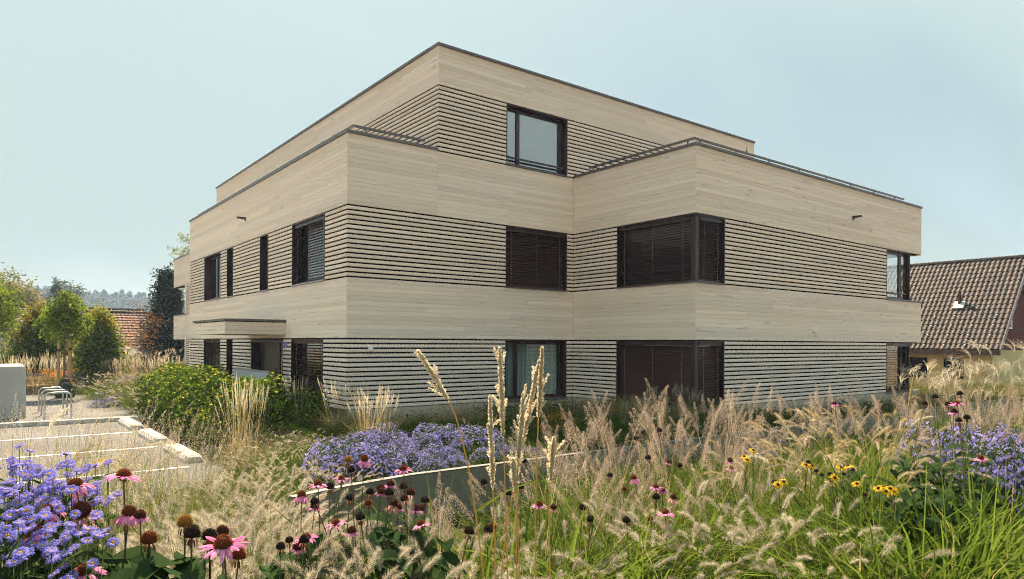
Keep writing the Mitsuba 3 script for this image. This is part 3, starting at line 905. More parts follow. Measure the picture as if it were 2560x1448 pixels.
put(NH, 'barge_board', join([box8([hp(q, r, hz(abs(r)) - c) for c in (.26, -.05) for q, r in ((QV - .03, 0), (QV + .02, 0), (QV + .02, sg * (RUN + .05)), (QV - .03, sg * (RUN + .05)))]) for sg in (1, -1)]), 'coping_metal')
IN = 0.55
gz = lambda r: ZR - .14 - (ZR - ZE) * abs(r) / RUN
put(NH, 'wall', join([box8([hp(q, r, z) for z in (-1.5, ZE - .05) for q, r in ((-9, RUN - .7), (QV - IN, RUN - .7), (QV - IN, -RUN + .7), (-9, -RUN + .7))])]), 'plaster')
pr = [(RUN - .75, ZE - .04), (RUN - .75, gz(RUN - .75)), (0, gz(0)), (-RUN + .75, gz(RUN - .75)), (-RUN + .75, ZE - .04)]
v = np.array([hp(q, r, z) for q in (QV - IN + .03, QV - IN - .2) for r, z in pr])
f = [[0, i + 1, i] for i in range(1, 4)] + [[5, 5 + i, 6 + i] for i in range(1, 4)] + [q for i in range(5) for q in ([i, (i + 1) % 5, 5 + (i + 1) % 5], [i, 5 + (i + 1) % 5, 5 + i])]
put(NH, 'gable', (v, np.array(f)), 'red_board')
for r0, r1, z0, z1 in ((1.05, 1.75, 3.05, 3.95), (-1.7, -1.0, 3.05, 3.95)):
    k = uniq(f'{NH}__window')
    q0 = QV - IN + .031
    fr = [box8([hp(q, r, z) for z in zz for q, r in ((q0, ra), (q0 + .06, ra), (q0 + .06, rb), (q0, rb))]) for ra, rb, zz in ((r0, r0 + .09, (z0, z1)), (r1 - .09, r1, (z0, z1)), (r0 + .091, r1 - .091, (z0, z0 + .09)), (r0 + .091, r1 - .091, (z1 - .09, z1)))]
    put(k, 'frame', join(fr), 'white_paint')
    put(k, 'pane', box8([hp(q, r, z) for z in (z0 + .085, z1 - .085) for q, r in ((q0 + .01, r0 + .085), (q0 + .03, r0 + .085), (q0 + .03, r1 - .085), (q0 + .01, r1 - .085))]), 'membrane')
# a window under the eave, seen between the grasses
k = uniq(f'{NH}__window')
for qa in (1.2, 2.9):
    put(k, 'frame', box8([hp(q, r, z) for z in (0.5, 1.55) for q, r in ((qa, RUN - .71), (qa + .9, RUN - .71), (qa + .9, RUN - .66), (qa, RUN - .66))]), 'membrane')
scene['grey_timber'] = principled((.20, .185, .165), .85, spec=.2)
FN = thing('timber_fence', 'weathered grey picket fence beside the house with the brown roof', 'fence')
for i in range(14):
    p = np.array([24.2, 30.6]) + np.array([0.95, -0.3]) * i * 0.16
    m = chamfer_box((p[0], p[1], -.9), (p[0] + .11, p[1] + .025, 1.72 + rng.normal(0, .015)), .006)
    put(FN, 'picket', m, 'grey_timber')
put(FN, 'rail', join([tube([[24.2, 30.66, z], [26.4, 29.98, z]], .03, 4) for z in (0.4, 1.4)]), 'concrete')


def far_house(name, label, ridge0, d, length, run, zr, ze, tone, vents):
    H = thing(name, label, 'house')
    d = np.array(d) / np.linalg.norm(d)
    nn = np.array([d[1], -d[0]])

    def P(q, r, z):
        p = np.array(ridge0) + d * q + nn * r
        return np.array([p[0], p[1], z])
    s_l = math.hypot(run, zr - ze)
    r_ = put(H, 'roof', join([box8([P(q, r, zr - (zr - ze) * abs(r) / run - c) for c in (.14, .01) for q, r in ((0, 0), (length, 0), (length, sg * run), (0, sg * run))]) for sg in (1, -1)]), 'clay_tile', uv=np.full((16, 2), tone))
    ms, uv = [], []
    nr, ncl = round(s_l / .34), round(length / .26)
    up = np.array([*(nn * (zr - ze) / s_l), run / s_l])
    for a_ in range(nr):
        for b_ in range(ncl):
            w0, w1 = b_ * length / ncl, (b_ + .93) * length / ncl
            r0, r1 = a_ * run / nr, (a_ + 1.0) * run / nr
            z0, z1 = zr - (zr - ze) * r0 / run, zr - (zr - ze) * r1 / run
            lift = .055 + rng.normal(0, .004)
            wm = (w0 + w1) / 2
            v = np.array([P(w0, r0, z0), P(wm, r0, z0) + up * .02, P(w1, r0, z0), P(w1, r1, z1) + up * lift, P(wm, r1, z1) + up * (lift + .03), P(w0, r1, z1) + up * lift, P(w0, r1, z1), P(w1, r1, z1)])
            ms.append((v, np.array([[0, 1, 4], [0, 4, 5], [1, 2, 3], [1, 3, 4], [5, 4, 6], [4, 7, 6], [4, 3, 7]])))
            uv.append(np.full((8, 2), np.clip(tone + rng.normal(0, .13), 0, 1)))
    put(r_, 'roof_tile_field', join(ms), 'clay_tile' if tone < .5 else 'red_tile', uv=np.vstack(uv), kind='stuff')
    put(r_, 'ridge_cap', tube([P(-.05, 0, zr + .03), P(length + .05, 0, zr + .03)], .10, 6), 'brown_metal')
    put(H, 'wall', box8([P(q, r, z) for z in (-4.0, ze - .02) for q, r in ((.5, run - .5), (length - .5, run - .5), (length - .5, -run + .5), (.5, -run + .5))]), 'plaster')
    for q0 in (.45, length - .5):
        v = np.array([P(q0 + e, r, z) for e in (0, .05) for r, z in ((run - .4, ze - .1), (0, zr - .15), (-run + .4, ze - .1))])
        put(H, 'gable', (v, np.array([[0, 1, 2], [3, 5, 4], [0, 1, 4], [0, 4, 3], [1, 2, 5], [1, 5, 4]])), 'red_board')
    put(H, 'gutter', join([tube([P(0, run + .05, ze - .05), P(length, run + .05, ze - .05)], .08, 6)]), 'brown_metal')
    for q, r in vents:
        p = P(q, r, zr - (zr - ze) * r / run)
        put(r_, 'roof_vent', join([chamfer_box(p + [-.2, -.2, -.05], p + [.2, .2, .14], .04), tube([p, p + [0, 0, .4]], .09, 8)]), 'galvanised')
    return H, P


def red_tile_color(p, n, uv):
    g = fbm(p.x * 4, p.y * 4, p.z * 4, 3)
    return mix(mi.Color3f(0.085, 0.040, 0.032), mi.Color3f(0.20, 0.095, 0.07), uv.x) * (0.7 + 0.5 * g)


scene['red_tile'] = rough(red_tile_color, 0.75, 0.25)
far_house('tiled_house', 'far house at the left with a dark grey brown tiled roof and dark red gable', (-35.8, 50.0), (.87, .49), 8.0, 4.0, 4.58, 2.5, 0.25, [(2.3, 2.0)])
H2, P2 = far_house('red_roofed_house', 'far house with a long red tiled roof behind the staked tree', tuple(ray(215, 776, 48)[:2]), (.80, .60), 15.0, 4.6, 4.2, 1.15, 0.62, [(4.6, 1.25), (5.9, 3.4)])
q = on_level(296, 868, 1.78)[:2]
LT = thing('lean_to_roof', 'pale corrugated lean-to roof below the red tiled roof', 'roof')
p0, dd, nn = ray(296, 867, 40.5), np.array([.80, .60, 0]), np.array([.60, -.80, -.48])
v, f = [], []
for i in range(41):
    h = .04 * math.sin(i * math.pi / 1.0 + .3) if i % 2 else -.02
    v += [p0 + dd * i * .05 + [0, 0, h], p0 + dd * i * .05 + nn * 1.1 + [0, 0, h]]
for i in range(40):
    f += [[2 * i, 2 * i + 1, 2 * i + 3], [2 * i, 2 * i + 3, 2 * i + 2]]
put(LT, 'sheet', (np.array(v), np.array(f)), 'grey_timber')
put(LT, 'post', join([tube([v[1], [v[1][0], v[1][1], -2]], .05, 6), tube([v[81], [v[81][0], v[81][1], -2]], .05, 6)]), 'stake_wood')

# ------------------------------------------------------------------ things that grow: generators (all return vertices, faces, colours)


def rnd(n):
    return int(rng.integers(n))


def unit(a):
    return a / (np.linalg.norm(a, axis=-1, keepdims=True) + 1e-12)


def merge(parts):
    vs, fs, cs, at = [], [], [], 0
    for v, f, c in parts:
        if len(v) == 0:
            continue
        vs.append(v)
        fs.append(f + at)
        cs.append(c)
        at += len(v)
    return np.vstack(vs), np.vstack(fs), np.vstack(cs)


def pick(pal, n, jitter=0.10):
    pal = np.array(pal, float)
    i, j, t = rng.integers(0, len(pal), n), rng.integers(0, len(pal), n), rng.uniform(0, 1, (n, 1))
    return np.clip((pal[i] * t + pal[j] * (1 - t)) * (1 + rng.normal(0, jitter, (n, 1))), 0.003, 0.95)


def arcs(base, az, length, tilt0, bend, k, power=1.4):
    """Polylines (n, k, 3) that leave the ground at tilt0 from upright and bend over by `bend` radians towards their tip."""
    n = len(base)
    s = np.linspace(0, 1, k)
    mid = (s[1:] + s[:-1]) / 2
    th = tilt0[:, None] + bend[:, None] * mid[None] ** power
    step = length[:, None] / (k - 1)
    r = np.concatenate([np.zeros((n, 1)), np.cumsum(np.sin(th) * step, 1)], 1)
    z = np.concatenate([np.zeros((n, 1)), np.cumsum(np.cos(th) * step, 1)], 1)
    return np.stack([base[:, None, 0] + r * np.cos(az)[:, None], base[:, None, 1] + r * np.sin(az)[:, None], base[:, None, 2] + z], -1)


def ribbons(P, width, c0, c1, twist=0.5):
    n, k, _ = P.shape
    tan = unit(np.gradient(P, axis=1))
    hor = unit(np.stack([-(P[:, -1, 1] - P[:, 0, 1]), P[:, -1, 0] - P[:, 0, 0], np.zeros(n) + 1e-4], -1))
    side = unit(hor + rng.normal(0, twist, (n, 3)))
    side = unit(side[:, None] - (side[:, None] * tan).sum(-1, keepdims=True) * tan)
    w = np.asarray(width)
    a, b = P - side * w[..., None] / 2, P + side * w[..., None] / 2
    v = np.stack([a, b], 2).reshape(-1, 3)
    i, j = np.meshgrid(np.arange(n), np.arange(k - 1), indexing='ij')
    o = i * 2 * k + 2 * j
    q = np.stack([o, o + 1, o + 3, o + 2], -1).reshape(-1, 4)
    f = np.vstack([q[:, [0, 1, 2]], q[:, [0, 2, 3]]])
    t = np.linspace(0, 1, k)[None, :, None]
    c = np.repeat((c0[:, None] * (1 - t) + c1[:, None] * t)[:, :, None], 2, 2).reshape(-1, 3)
    return v, f, c


def tuft(n, radius, length, width, tilt, bend, pal0, pal1, k=6, power=1.4, fan=0.8):
    """Grass blades out of one crown."""
    az = rng.uniform(0, 2 * np.pi, n)
    r = radius * np.sqrt(rng.uniform(0, 1, n))
    a2 = az + rng.normal(0, 1 - fan, n) * 2
    base = np.stack([r * np.cos(az), r * np.sin(az), np.full(n, -0.03)], -1)
    L = rng.uniform(*length, n)
    P = arcs(base, a2, L, np.abs(rng.normal(tilt[0], tilt[1], n)), np.abs(rng.normal(bend[0], bend[1], n)), k, power)
    s = np.linspace(0, 1, k)
    w = rng.uniform(*width, n)[:, None] * (0.6 + 0.9 * s - 1.5 * s ** 3)[None].clip(0.03)
    return ribbons(P, w, pick(pal0, n), pick(pal1, n))


def stems(n, radius, length, width, tilt, bend, pal, k=6, power=1.6, az=None):
    az = rng.uniform(0, 2 * np.pi, n) if az is None else az
    r = radius * np.sqrt(rng.uniform(0, 1, n))
    base = np.stack([r * np.cos(az), r * np.sin(az), np.full(n, -0.03)], -1)
    P = arcs(base, az + rng.normal(0, .35, n), rng.uniform(*length, n), np.abs(rng.normal(tilt[0], tilt[1], n)), np.abs(rng.normal(bend[0], bend[1], n)), k, power)
    c = pick(pal, n)
    return P, ribbons(P, np.full((n, k), width), c, c, 1.0)


def plume(P, length, m, rmax, alpha, w, pal, shape='brush', tip=0.2, bend=0.0, blen=None):
    """m fine hairs (or scales) round an axis that carries on from the end of each stem polyline."""
    n = len(P)
    d0 = unit(P[:, -1] - P[:, -2])
    L = rng.uniform(*length, n)
    t = rng.uniform(0, 1, (n, m))
    down = np.array([0, 0, -1.0])
    hor = unit(d0 * [1, 1, 0] + 1e-6)
    B = np.abs(rng.normal(bend, bend * .4 + 1e-9, n))[:, None, None]
    axis = P[:, -1][:, None] + d0[:, None] * (L[:, None] * t)[..., None] + (hor[:, None] * 0.4 + down) * B * (L[:, None] * t ** 2)[..., None]
    adir = unit(d0[:, None] + (hor[:, None] * 0.4 + down) * B * 2 * t[..., None])
    rad = unit(np.cross(adir, unit(rng.normal(0, 1, (n, m, 3)))))
    if shape == 'brush':
        env = np.minimum(1, 6 * t + .35) * np.minimum(1, (1 - t) * 3.2 + tip)
    elif shape == 'cone':
        env = np.minimum(1, 8 * t + .1) * (1 - t * .88)
    else:
        env = np.sin(np.pi * np.clip(t * 0.92 + .06, 0, 1)) ** .7
    out = rng.uniform(.55, 1.0, (n, m)) * env * rmax
    al = np.clip(rng.normal(alpha, .18, (n, m)), 0.05, 1.4)
    hd = adir * np.cos(al)[..., None] + rad * np.sin(al)[..., None]
    c = np.clip(pick(pal, n)[:, None] * (1 + rng.normal(0, .10, (n, m, 1))), 0, .95)
    if shape != 'cone':
        tipv = axis + hd * (out / np.maximum(np.sin(al), .35) * 1.0)[..., None]
        sd = unit(np.cross(hd, rng.normal(0, 1, (n, m, 3)))) * w
        if blen:                                                          # scales: small diamonds
            p1 = axis + hd * out[..., None] * 0.55
            p3 = p1 + hd * blen
            mid = (p1 + p3) / 2
            v = np.stack([p1, mid + sd, p3, mid - sd], 2).reshape(-1, 3)
            o = np.arange(n * m)[:, None] * 4
            f = np.vstack([o + [0, 1, 2], o + [0, 2, 3]])
            return v, f, np.repeat(c.reshape(-1, 3), 4, 0)
        v = np.stack([axis - sd, axis + sd, tipv], 2).reshape(-1, 3)
        f = np.arange(n * m * 3).reshape(-1, 3)
        return v, f, np.repeat(c.reshape(-1, 3), 3, 0)
    # open panicle: droplets on hair-thin side branches
    out = env * rmax * rng.uniform(.15, 1.0, (n, m)) / np.maximum(np.sin(al), .35)
    p = axis + hd * out[..., None] + np.array([0, 0, -1]) * (out ** 2 * 0.6 / max(rmax, 1e-3))[..., None]
    sd, hd2 = unit(np.cross(hd, rng.normal(0, 1, (n, m, 3)))) * w, hd * (blen or .006)
    v = np.stack([p - hd2, p + sd, p + hd2, p - sd], 2).reshape(-1, 3)
    o = np.arange(n * m)[:, None] * 4
    f = np.vstack([o + [0, 1, 2], o + [0, 2, 3]])
    q = m // 5
    br = np.stack([axis[:, :q], p[:, :q], p[:, :q] + sd[:, :q] * .25], 2).reshape(-1, 3)
    return merge([(v, f, np.repeat(c.reshape(-1, 3), 4, 0)), (br, np.arange(len(br)).reshape(-1, 3), np.repeat(c[:, :q].reshape(-1, 3), 3, 0))])


def leaves(pos, size, pal, aspect=0.55, flat=0.5, dirs=None, jitter=0.12, fold=0.25):
    """Leaf shaped faces, creased along the middle rib."""
    n = len(pos)
    d = unit(rng.normal(0, 1, (n, 3)) * [1, 1, .55]) if dirs is None else unit(dirs)
    up = unit(rng.normal(0, flat, (n, 3)) + [0, 0, 1.0])
    sd = unit(np.cross(d, up))
    nm = np.cross(sd, d)
    L = np.asarray(size) * rng.uniform(.7, 1.25, n)
    L = L[:, None]
    droop = nm * L * .12
    p0, p1 = pos - d * L / 2, pos + d * L / 2 - droop
    m0, m1 = pos - d * L * .12 - nm * L * fold * .0, pos + d * L * .22
    l0, r0 = m0 + sd * L * aspect / 2 + nm * L * fold * aspect, m0 - sd * L * aspect / 2 + nm * L * fold * aspect
    l1, r1 = m1 + sd * L * aspect * .38 + nm * L * fold * aspect * .7, m1 - sd * L * aspect * .38 + nm * L * fold * aspect * .7
    v = np.stack([p0, l0, l1, p1, r1, r0], 1).reshape(-1, 3)
    o = np.arange(n)[:, None] * 6
    f = np.vstack([o + [0, 3, 1], o + [1, 3, 2], o + [0, 5, 3], o + [5, 4, 3]])
    c = pick(pal, n, jitter)
    return v, f, np.repeat(c, 6, 0)


def put3(parent, name, m, bsdf, **kw):
    return put(parent, name, (m[0], m[1]), bsdf, color=m[2], smooth=False, **kw)


def group_of(key, parts):
    scene[key] = {'type': 'shapegroup', **{n: mikit.ply((m[0], m[1]), b, color=m[2]) for n, (m, b) in parts.items()}}


def instance(key, grp, M):
    scene[key] = {'type': 'instance', 'shapes': {'type': 'ref', 'id': grp}, 'to_world': M}


def planted(grp, name, label, cat, group, x, y, scale=1.0, tall=1.0, rot=None, lean=(0, 0), z=None):
    k = uniq(name)
    labels[k] = {'label': label, 'category': cat}
    if 'mound' in grp or 'orange' in grp:
        labels[f'{k}__flower_heads'] = {'kind': 'stuff'}
    if group:
        labels[k]['group'] = group
    z = float(soil_z(x, y)) if z is None else z
    M = T().translate([float(x), float(y), z]).rotate([0, 1, 0], lean[0]).rotate([1, 0, 0], lean[1]).rotate([0, 0, 1], float(rng.uniform(0, 360) if rot is None else rot)).scale([scale, scale, scale * tall])
    instance(k, grp, M)
    return k


GREEN = [(.050, .100, .014), (.085, .155, .020), (.13, .21, .03)]
DGREEN = [(.030, .058, .010), (.048, .085, .014), (.060, .090, .020)]
LIME = [(.20, .28, .035), (.25, .33, .05), (.15, .23, .03)]
STRAW = [(.52, .40, .20), (.62, .50, .29), (.44, .33, .16)]
OLIVE = [(.16, .17, .05), (.22, .21, .07), (.12, .14, .04)]
BEIGE = [(.62, .55, .43), (.52, .46, .36), (.72, .65, .53)]
CREAM = [(.84, .76, .58), (.76, .66, .47), (.90, .84, .69)]
PINKISH = [(.46, .36, .29), (.38, .30, .25), (.55, .45, .36)]
GOLD = [(.60, .48, .25), (.68, .56, .32), (.50, .39, .20)]
GREEN, LIME, STRAW, OLIVE, BEIGE, CREAM, PINKISH, GOLD, DGREEN = ((np.array(q) * f).tolist() for q, f in ((GREEN, .74), (LIME, .60), (STRAW, .68), (OLIVE, .72), (BEIGE, .74), (CREAM, .80), (PINKISH, .80), (GOLD, .72), (DGREEN, .85)))

# fountain grass: arching leaves, soft bottle brushes
for k in range(4):
    P, st = stems(22, .09, (.50, .82), .0022, (.25, .16), (.65, .25), STRAW + OLIVE)
    fol = merge([tuft(240, .13, (.45, .80), (.003, .006), (.35, .2), (1.5, .5), GREEN + DGREEN, GREEN + LIME), tuft(30, .12, (.35, .6), (.003, .005), (.6, .2), (1.4, .4), STRAW, STRAW)])
    pl_ = plume(P, (.095, .15), 300, .023, .75, .00048, BEIGE, 'brush', bend=.25)
    group_of(f'proto_fountain_{k}', {'foliage': (fol, 'leaf'), 'plumes': (merge([st, pl_]), 'plume')})
# feather reed grass: stiff upright, narrow straw coloured spikes
for k in range(3):
    P, st = stems(26, .10, (.95, 1.30), .0032, (.09, .06), (.10, .07), STRAW + GOLD, k=5)
    fol = merge([tuft(110, .13, (.5, 1.0), (.004, .007), (.18, .1), (.9, .4), GREEN + OLIVE, OLIVE + STRAW), tuft(30, .13, (.4, .8), (.003, .006), (.3, .1), (.9, .4), [(.42, .22, .06), (.5, .3, .1)], STRAW)])
    pl_ = plume(P, (.22, .34), 230, .014, .35, .0012, CREAM + GOLD[:1], 'spindle', bend=.05)
    group_of(f'proto_reed_{k}', {'foliage': (fol, 'leaf'), 'plumes': (merge([st, pl_]), 'plume')})
# diamond grass: broad airy cones, pinkish grey
for k in range(4):
    P, st = stems(8, .11, (.62, 1.02), .0026, (.16, .10), (.25, .12), STRAW + OLIVE, k=6)
    fol = merge([tuft(120, .15, (.45, .9), (.004, .008), (.3, .15), (1.2, .5), GREEN + OLIVE, GREEN + OLIVE + LIME[:1])])
    pl_ = merge([plume(P, (.19, .31), 480, .056, .60, .0011, PINKISH, 'cone', bend=.12, blen=.0040), plume(P, (.16, .28), 70, .016, .35, .0007, PINKISH, 'spindle', bend=.12)])
    group_of(f'proto_diamond_{k}', {'foliage': (fol, 'leaf'), 'plumes': (merge([st, pl_]), 'plume')})
# feather grass: fresh green upright leaves, golden nodding plumes
for k in range(2):
    P, st = stems(17, .12, (.70, .98), .0024, (.20, .10), (.55, .2), LIME + GOLD, k=6)
    fol = merge([tuft(420, .17, (.45, .85), (.003, .0055), (.20, .12), (.75, .35), LIME + GREEN, LIME)])
    pl_ = plume(P, (.13, .22), 240, .020, .6, .0007, GOLD + CREAM[:1] + BEIGE, 'brush', bend=.55)
    group_of(f'proto_feather_{k}', {'foliage': (fol, 'leaf'), 'plumes': (merge([st, pl_]), 'plume')})
for k in range(2):
    group_of(f'proto_green_{k}', {'blades': (merge([tuft(230, .15, (.40, .78), (.003, .006), (.25, .14), (.9, .45), GREEN + OLIVE, GREEN + LIME + OLIVE), tuft(30, .15, (.4, .7), (.003, .005), (.3, .1), (.8, .4), STRAW, STRAW)]), 'leaf')})
# maiden grass: tall, silver fingers
for k in range(2):
    P, st = stems(12, .14, (1.35, 1.75), .004, (.10, .05), (.15, .08), OLIVE + STRAW, k=6)
    fol = merge([tuft(150, .2, (.8, 1.5), (.008, .014), (.2, .1), (1.5, .5), GREEN, GREEN + OLIVE)])
    fing = []
    for j in range(9):
        m_ = len(P)
        tip_ = P[:, -1] - unit(P[:, -1] - P[:, -2]) * rng.uniform(0, .06, (m_, 1))
        A = arcs(tip_, rng.normal(.4, .7, m_), rng.uniform(.14, .24, m_), rng.uniform(.1, .5, m_), rng.uniform(1.0, 1.9, m_), 6)
        s_ = np.linspace(0, 1, 6)
        cc = pick(CREAM + BEIGE, m_)
        fing.append(ribbons(A, np.full((m_, 6), .006) * (1.1 - s_), cc, cc, 1.0))
        for q in (2, 3, 4):
            fing.append(plume(A[:, q - 1:q + 1], (.03, .05), 26, .010, .7, .0007, CREAM + BEIGE, 'spindle'))
    group_of(f'proto_maiden_{k}', {'foliage': (fol, 'leaf'), 'plumes': (merge([st] + fing), 'plume')})
# sedge tufts and general undergrowth
for k in range(2):
    group_of(f'proto_sedge_{k}', {'blades': (merge([tuft(280, .16, (.28, .55), (.004, .008), (.45, .25), (1.3, .5), LIME + GREEN, LIME + GREEN[2:]), tuft(40, .16, (.2, .45), (.003, .005), (.5, .25), (1.3, .5), STRAW, STRAW)]), 'leaf')})
for k in range(4):
    fl_ = [tuft(190, .34, (.25, .62), (.002, .005), (.30, .25), (.9, .5), DGREEN, DGREEN + GREEN), tuft(30, .34, (.2, .5), (.002, .004), (.5, .3), (.9, .5), OLIVE, STRAW + OLIVE)]
    p_ = np.stack([rng.normal(0, .22, 90), rng.normal(0, .22, 90), rng.uniform(.02, .34, 90)], -1)
    fl_.append(leaves(p_, .07, DGREEN + GREEN[:1], .4))
    group_of(f'proto_meadow_{k}', {'blades': (merge(fl_), 'leaf')})
for k in range(3):
    DRY = [(.20, .155, .075), (.27, .21, .11), (.15, .125, .055)]
    fl_ = [tuft(170, .34, (.25, .70), (.002, .005), (.25, .2), (.7, .4), DRY + OLIVE[:1], DRY + STRAW), tuft(50, .34, (.2, .5), (.003, .006), (.4, .3), (.9, .5), GREEN, OLIVE)]
    group_of(f'proto_dry_{k}', {'blades': (merge(fl_), 'leaf')})
# thin airy meadow grass that one looks through
for k in range(3):
    P, st = stems(34, .30, (.55, 1.05), .0018, (.12, .10), (.25, .15), OLIVE + GREEN + STRAW[:1])
    pl_ = plume(P, (.12, .22), 60, .018, .5, .0009, STRAW[:1] + PINKISH + BEIGE, 'cone', bend=.15, blen=.004)
    fol = tuft(95, .32, (.30, .75), (.002, .0045), (.2, .15), (.6, .4), GREEN + OLIVE + DGREEN, OLIVE + GREEN + LIME)
    group_of(f'proto_airy_{k}', {'foliage': (fol, 'leaf'), 'plumes': (merge([st, pl_]), 'plume')})

# ------------------------------------------------------------------ flowers
ASTER = [(.35, .33, .80), (.29, .27, .75), (.45, .43, .84), (.24, .21, .68)]
PINK = [(.78, .26, .52), (.70, .20, .46), (.84, .38, .60)]
FADED = [(.62, .30, .28), (.50, .24, .20), (.70, .38, .34)]


def petals(n, r0, r1, width, rise, drop, pal, k=4, base_h=0.0, jit=.12):
    """n strap shaped petals round the z axis: they leave at `rise` and curl down by `drop`."""
    az = np.arange(n) * 2 * np.pi / n + rng.normal(0, .5 / n * 2, n)
    s = np.linspace(0, 1, k)
    L = (r1 - r0) * rng.uniform(1 - jit, 1 + jit * .6, n)
    th = rise + rng.normal(0, .10, n)[:, None] - (drop + rng.normal(0, .12, n))[:, None] * s[None] ** 1.2
    rr = r0 + np.cumsum(np.cos(th), 1) / k * L[:, None] - np.cos(th[:, :1]) / k * L[:, None]
    zz = base_h + np.cumsum(np.sin(th), 1) / k * L[:, None]
    P = np.stack([rr * np.cos(az)[:, None], rr * np.sin(az)[:, None], zz], -1)
    side = np.stack([-np.sin(az), np.cos(az), rng.normal(0, .18, n)], -1)[:, None]
    w = width * (0.55 + 1.3 * s - 1.0 * s ** 2 - .55 * s ** 6)[None, :, None] * rng.uniform(.85, 1.15, (n, 1, 1))
    mid_ = P + np.array([0, 0, width * .16]) * np.sin(np.pi * s)[None, :, None]
    v = np.stack([P - side * w / 2, mid_, P + side * w / 2], 2)
    c = pick(pal, n)
    out = []
    for i in range(n):
        f = []
        for j in range(k - 1):
            o = 3 * j
            f += [[o, o + 1, o + 4], [o, o + 4, o + 3], [o + 1, o + 2, o + 5], [o + 1, o + 5, o + 4]]
        out.append((v[i].reshape(-1, 3), np.array(f), np.repeat(c[i:i + 1] * (1 + .0), 3 * k, 0)))
    return out


def dome(r, h, n, pal, spike, w, z0=0.0, low=-0.35):
    """a cone of many small spikes in a spiral"""
    i = np.arange(n) + .5
    zz = low + (1 - low) * i / n
    rr = np.sqrt(np.clip(1 - np.clip(zz, -1, 1) ** 2, 0.0, 1))
    a = i * 2.399963
    nrm_ = np.stack([rr * np.cos(a), rr * np.sin(a), zz], -1)
    p = nrm_ * [r, r, h] + [0, 0, z0]
    d = unit(nrm_ * [1 / r, 1 / r, 1 / h] * r + [0, 0, .35])
    t1 = unit(np.cross(d, [0.3, 0.2, 1.0]))
    t2 = np.cross(d, t1)
    b = p - d * spike * .3
    v = np.stack([b + t1 * w, b - t1 * w * .5 + t2 * w * .87, b - t1 * w * .5 - t2 * w * .87, p + d * spike], 1).reshape(-1, 3)
    o = np.arange(n)[:, None] * 4
    f = np.vstack([o + [0, 1, 3], o + [1, 2, 3], o + [2, 0, 3]])
    base = np.array(pal[0], float)
    tip = pick(pal[1:], n)
    shade = np.clip((zz - low) / (1 - low), 0, 1)[:, None]
    c = np.stack([base * np.ones((n, 3))] * 3 + [base * (1 - shade) * .6 + tip * (.4 + .6 * shade)], 1).reshape(-1, 3)
    core = revolve([(0.001, z0 - .3 * h)] + [(r * .93 * math.cos(q), z0 + h * .93 * math.sin(q)) for q in np.linspace(-.35, 1.52, 7)], 12)
    return merge([(v, f, c), (core[0], core[1], np.tile(base, (len(core[0]), 1)))])


ORANGE = [(.10, .030, .012), (.62, .20, .035), (.50, .12, .02), (.30, .06, .015)]
DARKC = [(.018, .011, .009), (.050, .030, .020), (.09, .05, .03)]
REDBR = [(.05, .018, .012), (.30, .07, .03), (.20, .05, .03)]
YELC = [(.22, .10, .02), (.80, .50, .08), (.62, .34, .05)]
CALYX = [(.10, .15, .04), (.14, .18, .06)]


def calyx(z=-.008, r=.012):
    return merge([(m[0], m[1], m[2]) for m in petals(14, r * .5, r * 1.7, .006, -.3, .8, CALYX, 3, z)])


CONE = {}
for name, (n, rise, drop, r1, wid, pal, cone) in {
        'fresh': (14, .05, .55, .058, .0125, PINK, ORANGE), 'droop': (13, -.35, 1.0, .056, .0115, PINK, ORANGE), 'flat': (16, .18, .45, .062, .0120, PINK, ORANGE),
        'faded': (15, -.5, 1.1, .055, .0065, FADED, REDBR), 'small': (12, -.1, .8, .042, .010, PINK, REDBR)}.items():
    pt = petals(n, .012, r1, wid, rise, drop, pal, 5, -.004)
    parts = {'cone': (dome(.0165, .0185, 190, cone, .0055, .0015), 'seed')}
    for i, m in enumerate(pt):
        parts['petal' if i == 0 else f'petal_{i:03d}'] = (m, 'petal')
    parts['calyx'] = (calyx(), 'leaf')
    group_of(f'proto_cone_{name}', parts)
for name, cone in {'dark': DARKC, 'red': REDBR, 'orange': ORANGE, 'yellow': YELC}.items():
    with_rest = petals(9, .010, .034, .005, -.9, .7, [(.10, .05, .03), (.16, .08, .05)] if name != 'red' else FADED, 4, -.006)
    group_of(f'proto_cone_{name}', {'cone': (dome(.0155, .0180, 170, cone, .0055, .0016), 'seed'), 'dry_petals': (merge(with_rest), 'petal')})
SUSAN = [(.78, .48, .025), (.72, .38, .02), (.80, .55, .05)]
pt = petals(13, .007, .036, .0095, .1, .55, SUSAN, 4)
group_of('proto_susan', {'cone': (dome(.0085, .009, 60, DARKC, .002, .0015), 'seed'), 'petals': (merge(pt), 'petal')})
group_of('proto_susan_seed', {'cone': (dome(.010, .010, 70, DARKC, .003, .0016), 'seed'), 'dry_petals': (merge(petals(7, .006, .02, .003, -.8, .6, [(.10, .06, .02)], 3)), 'petal')})
for k in range(3):
    pt = merge(petals(26, .0055, .0200 + .001 * k, .0034, .30, .55 + .2 * k, ASTER, 3) + petals(24, .0055, .0185, .0032, .55, .6, ASTER, 3, .0015))
    disc = dome(.0062, .0035, 40, [(.35, .20, .02), (.85, .62, .06), (.75, .50, .05)], .0015, .0010)
    group_of(f'proto_aster_head_{k}', {'petals': (pt, 'petal'), 'disc': (disc, 'seed')})


def frame_to(d, spin):
    d = unit(np.array(d, float))
    a = unit(np.cross([0.0, 1.0, 0.0] if abs(d[1]) < .9 else [1.0, 0, 0], d))
    b = np.cross(d, a)
    c, s = math.cos(spin), math.sin(spin)
    return np.stack([a * c + b * s, -a * s + b * c, d], 1)


def matrix4(R, p, sc=1.0):
    M = np.eye(4)
    M[:3, :3] = np.asarray(R) * sc
    M[:3, 3] = p
    return T(M.tolist())


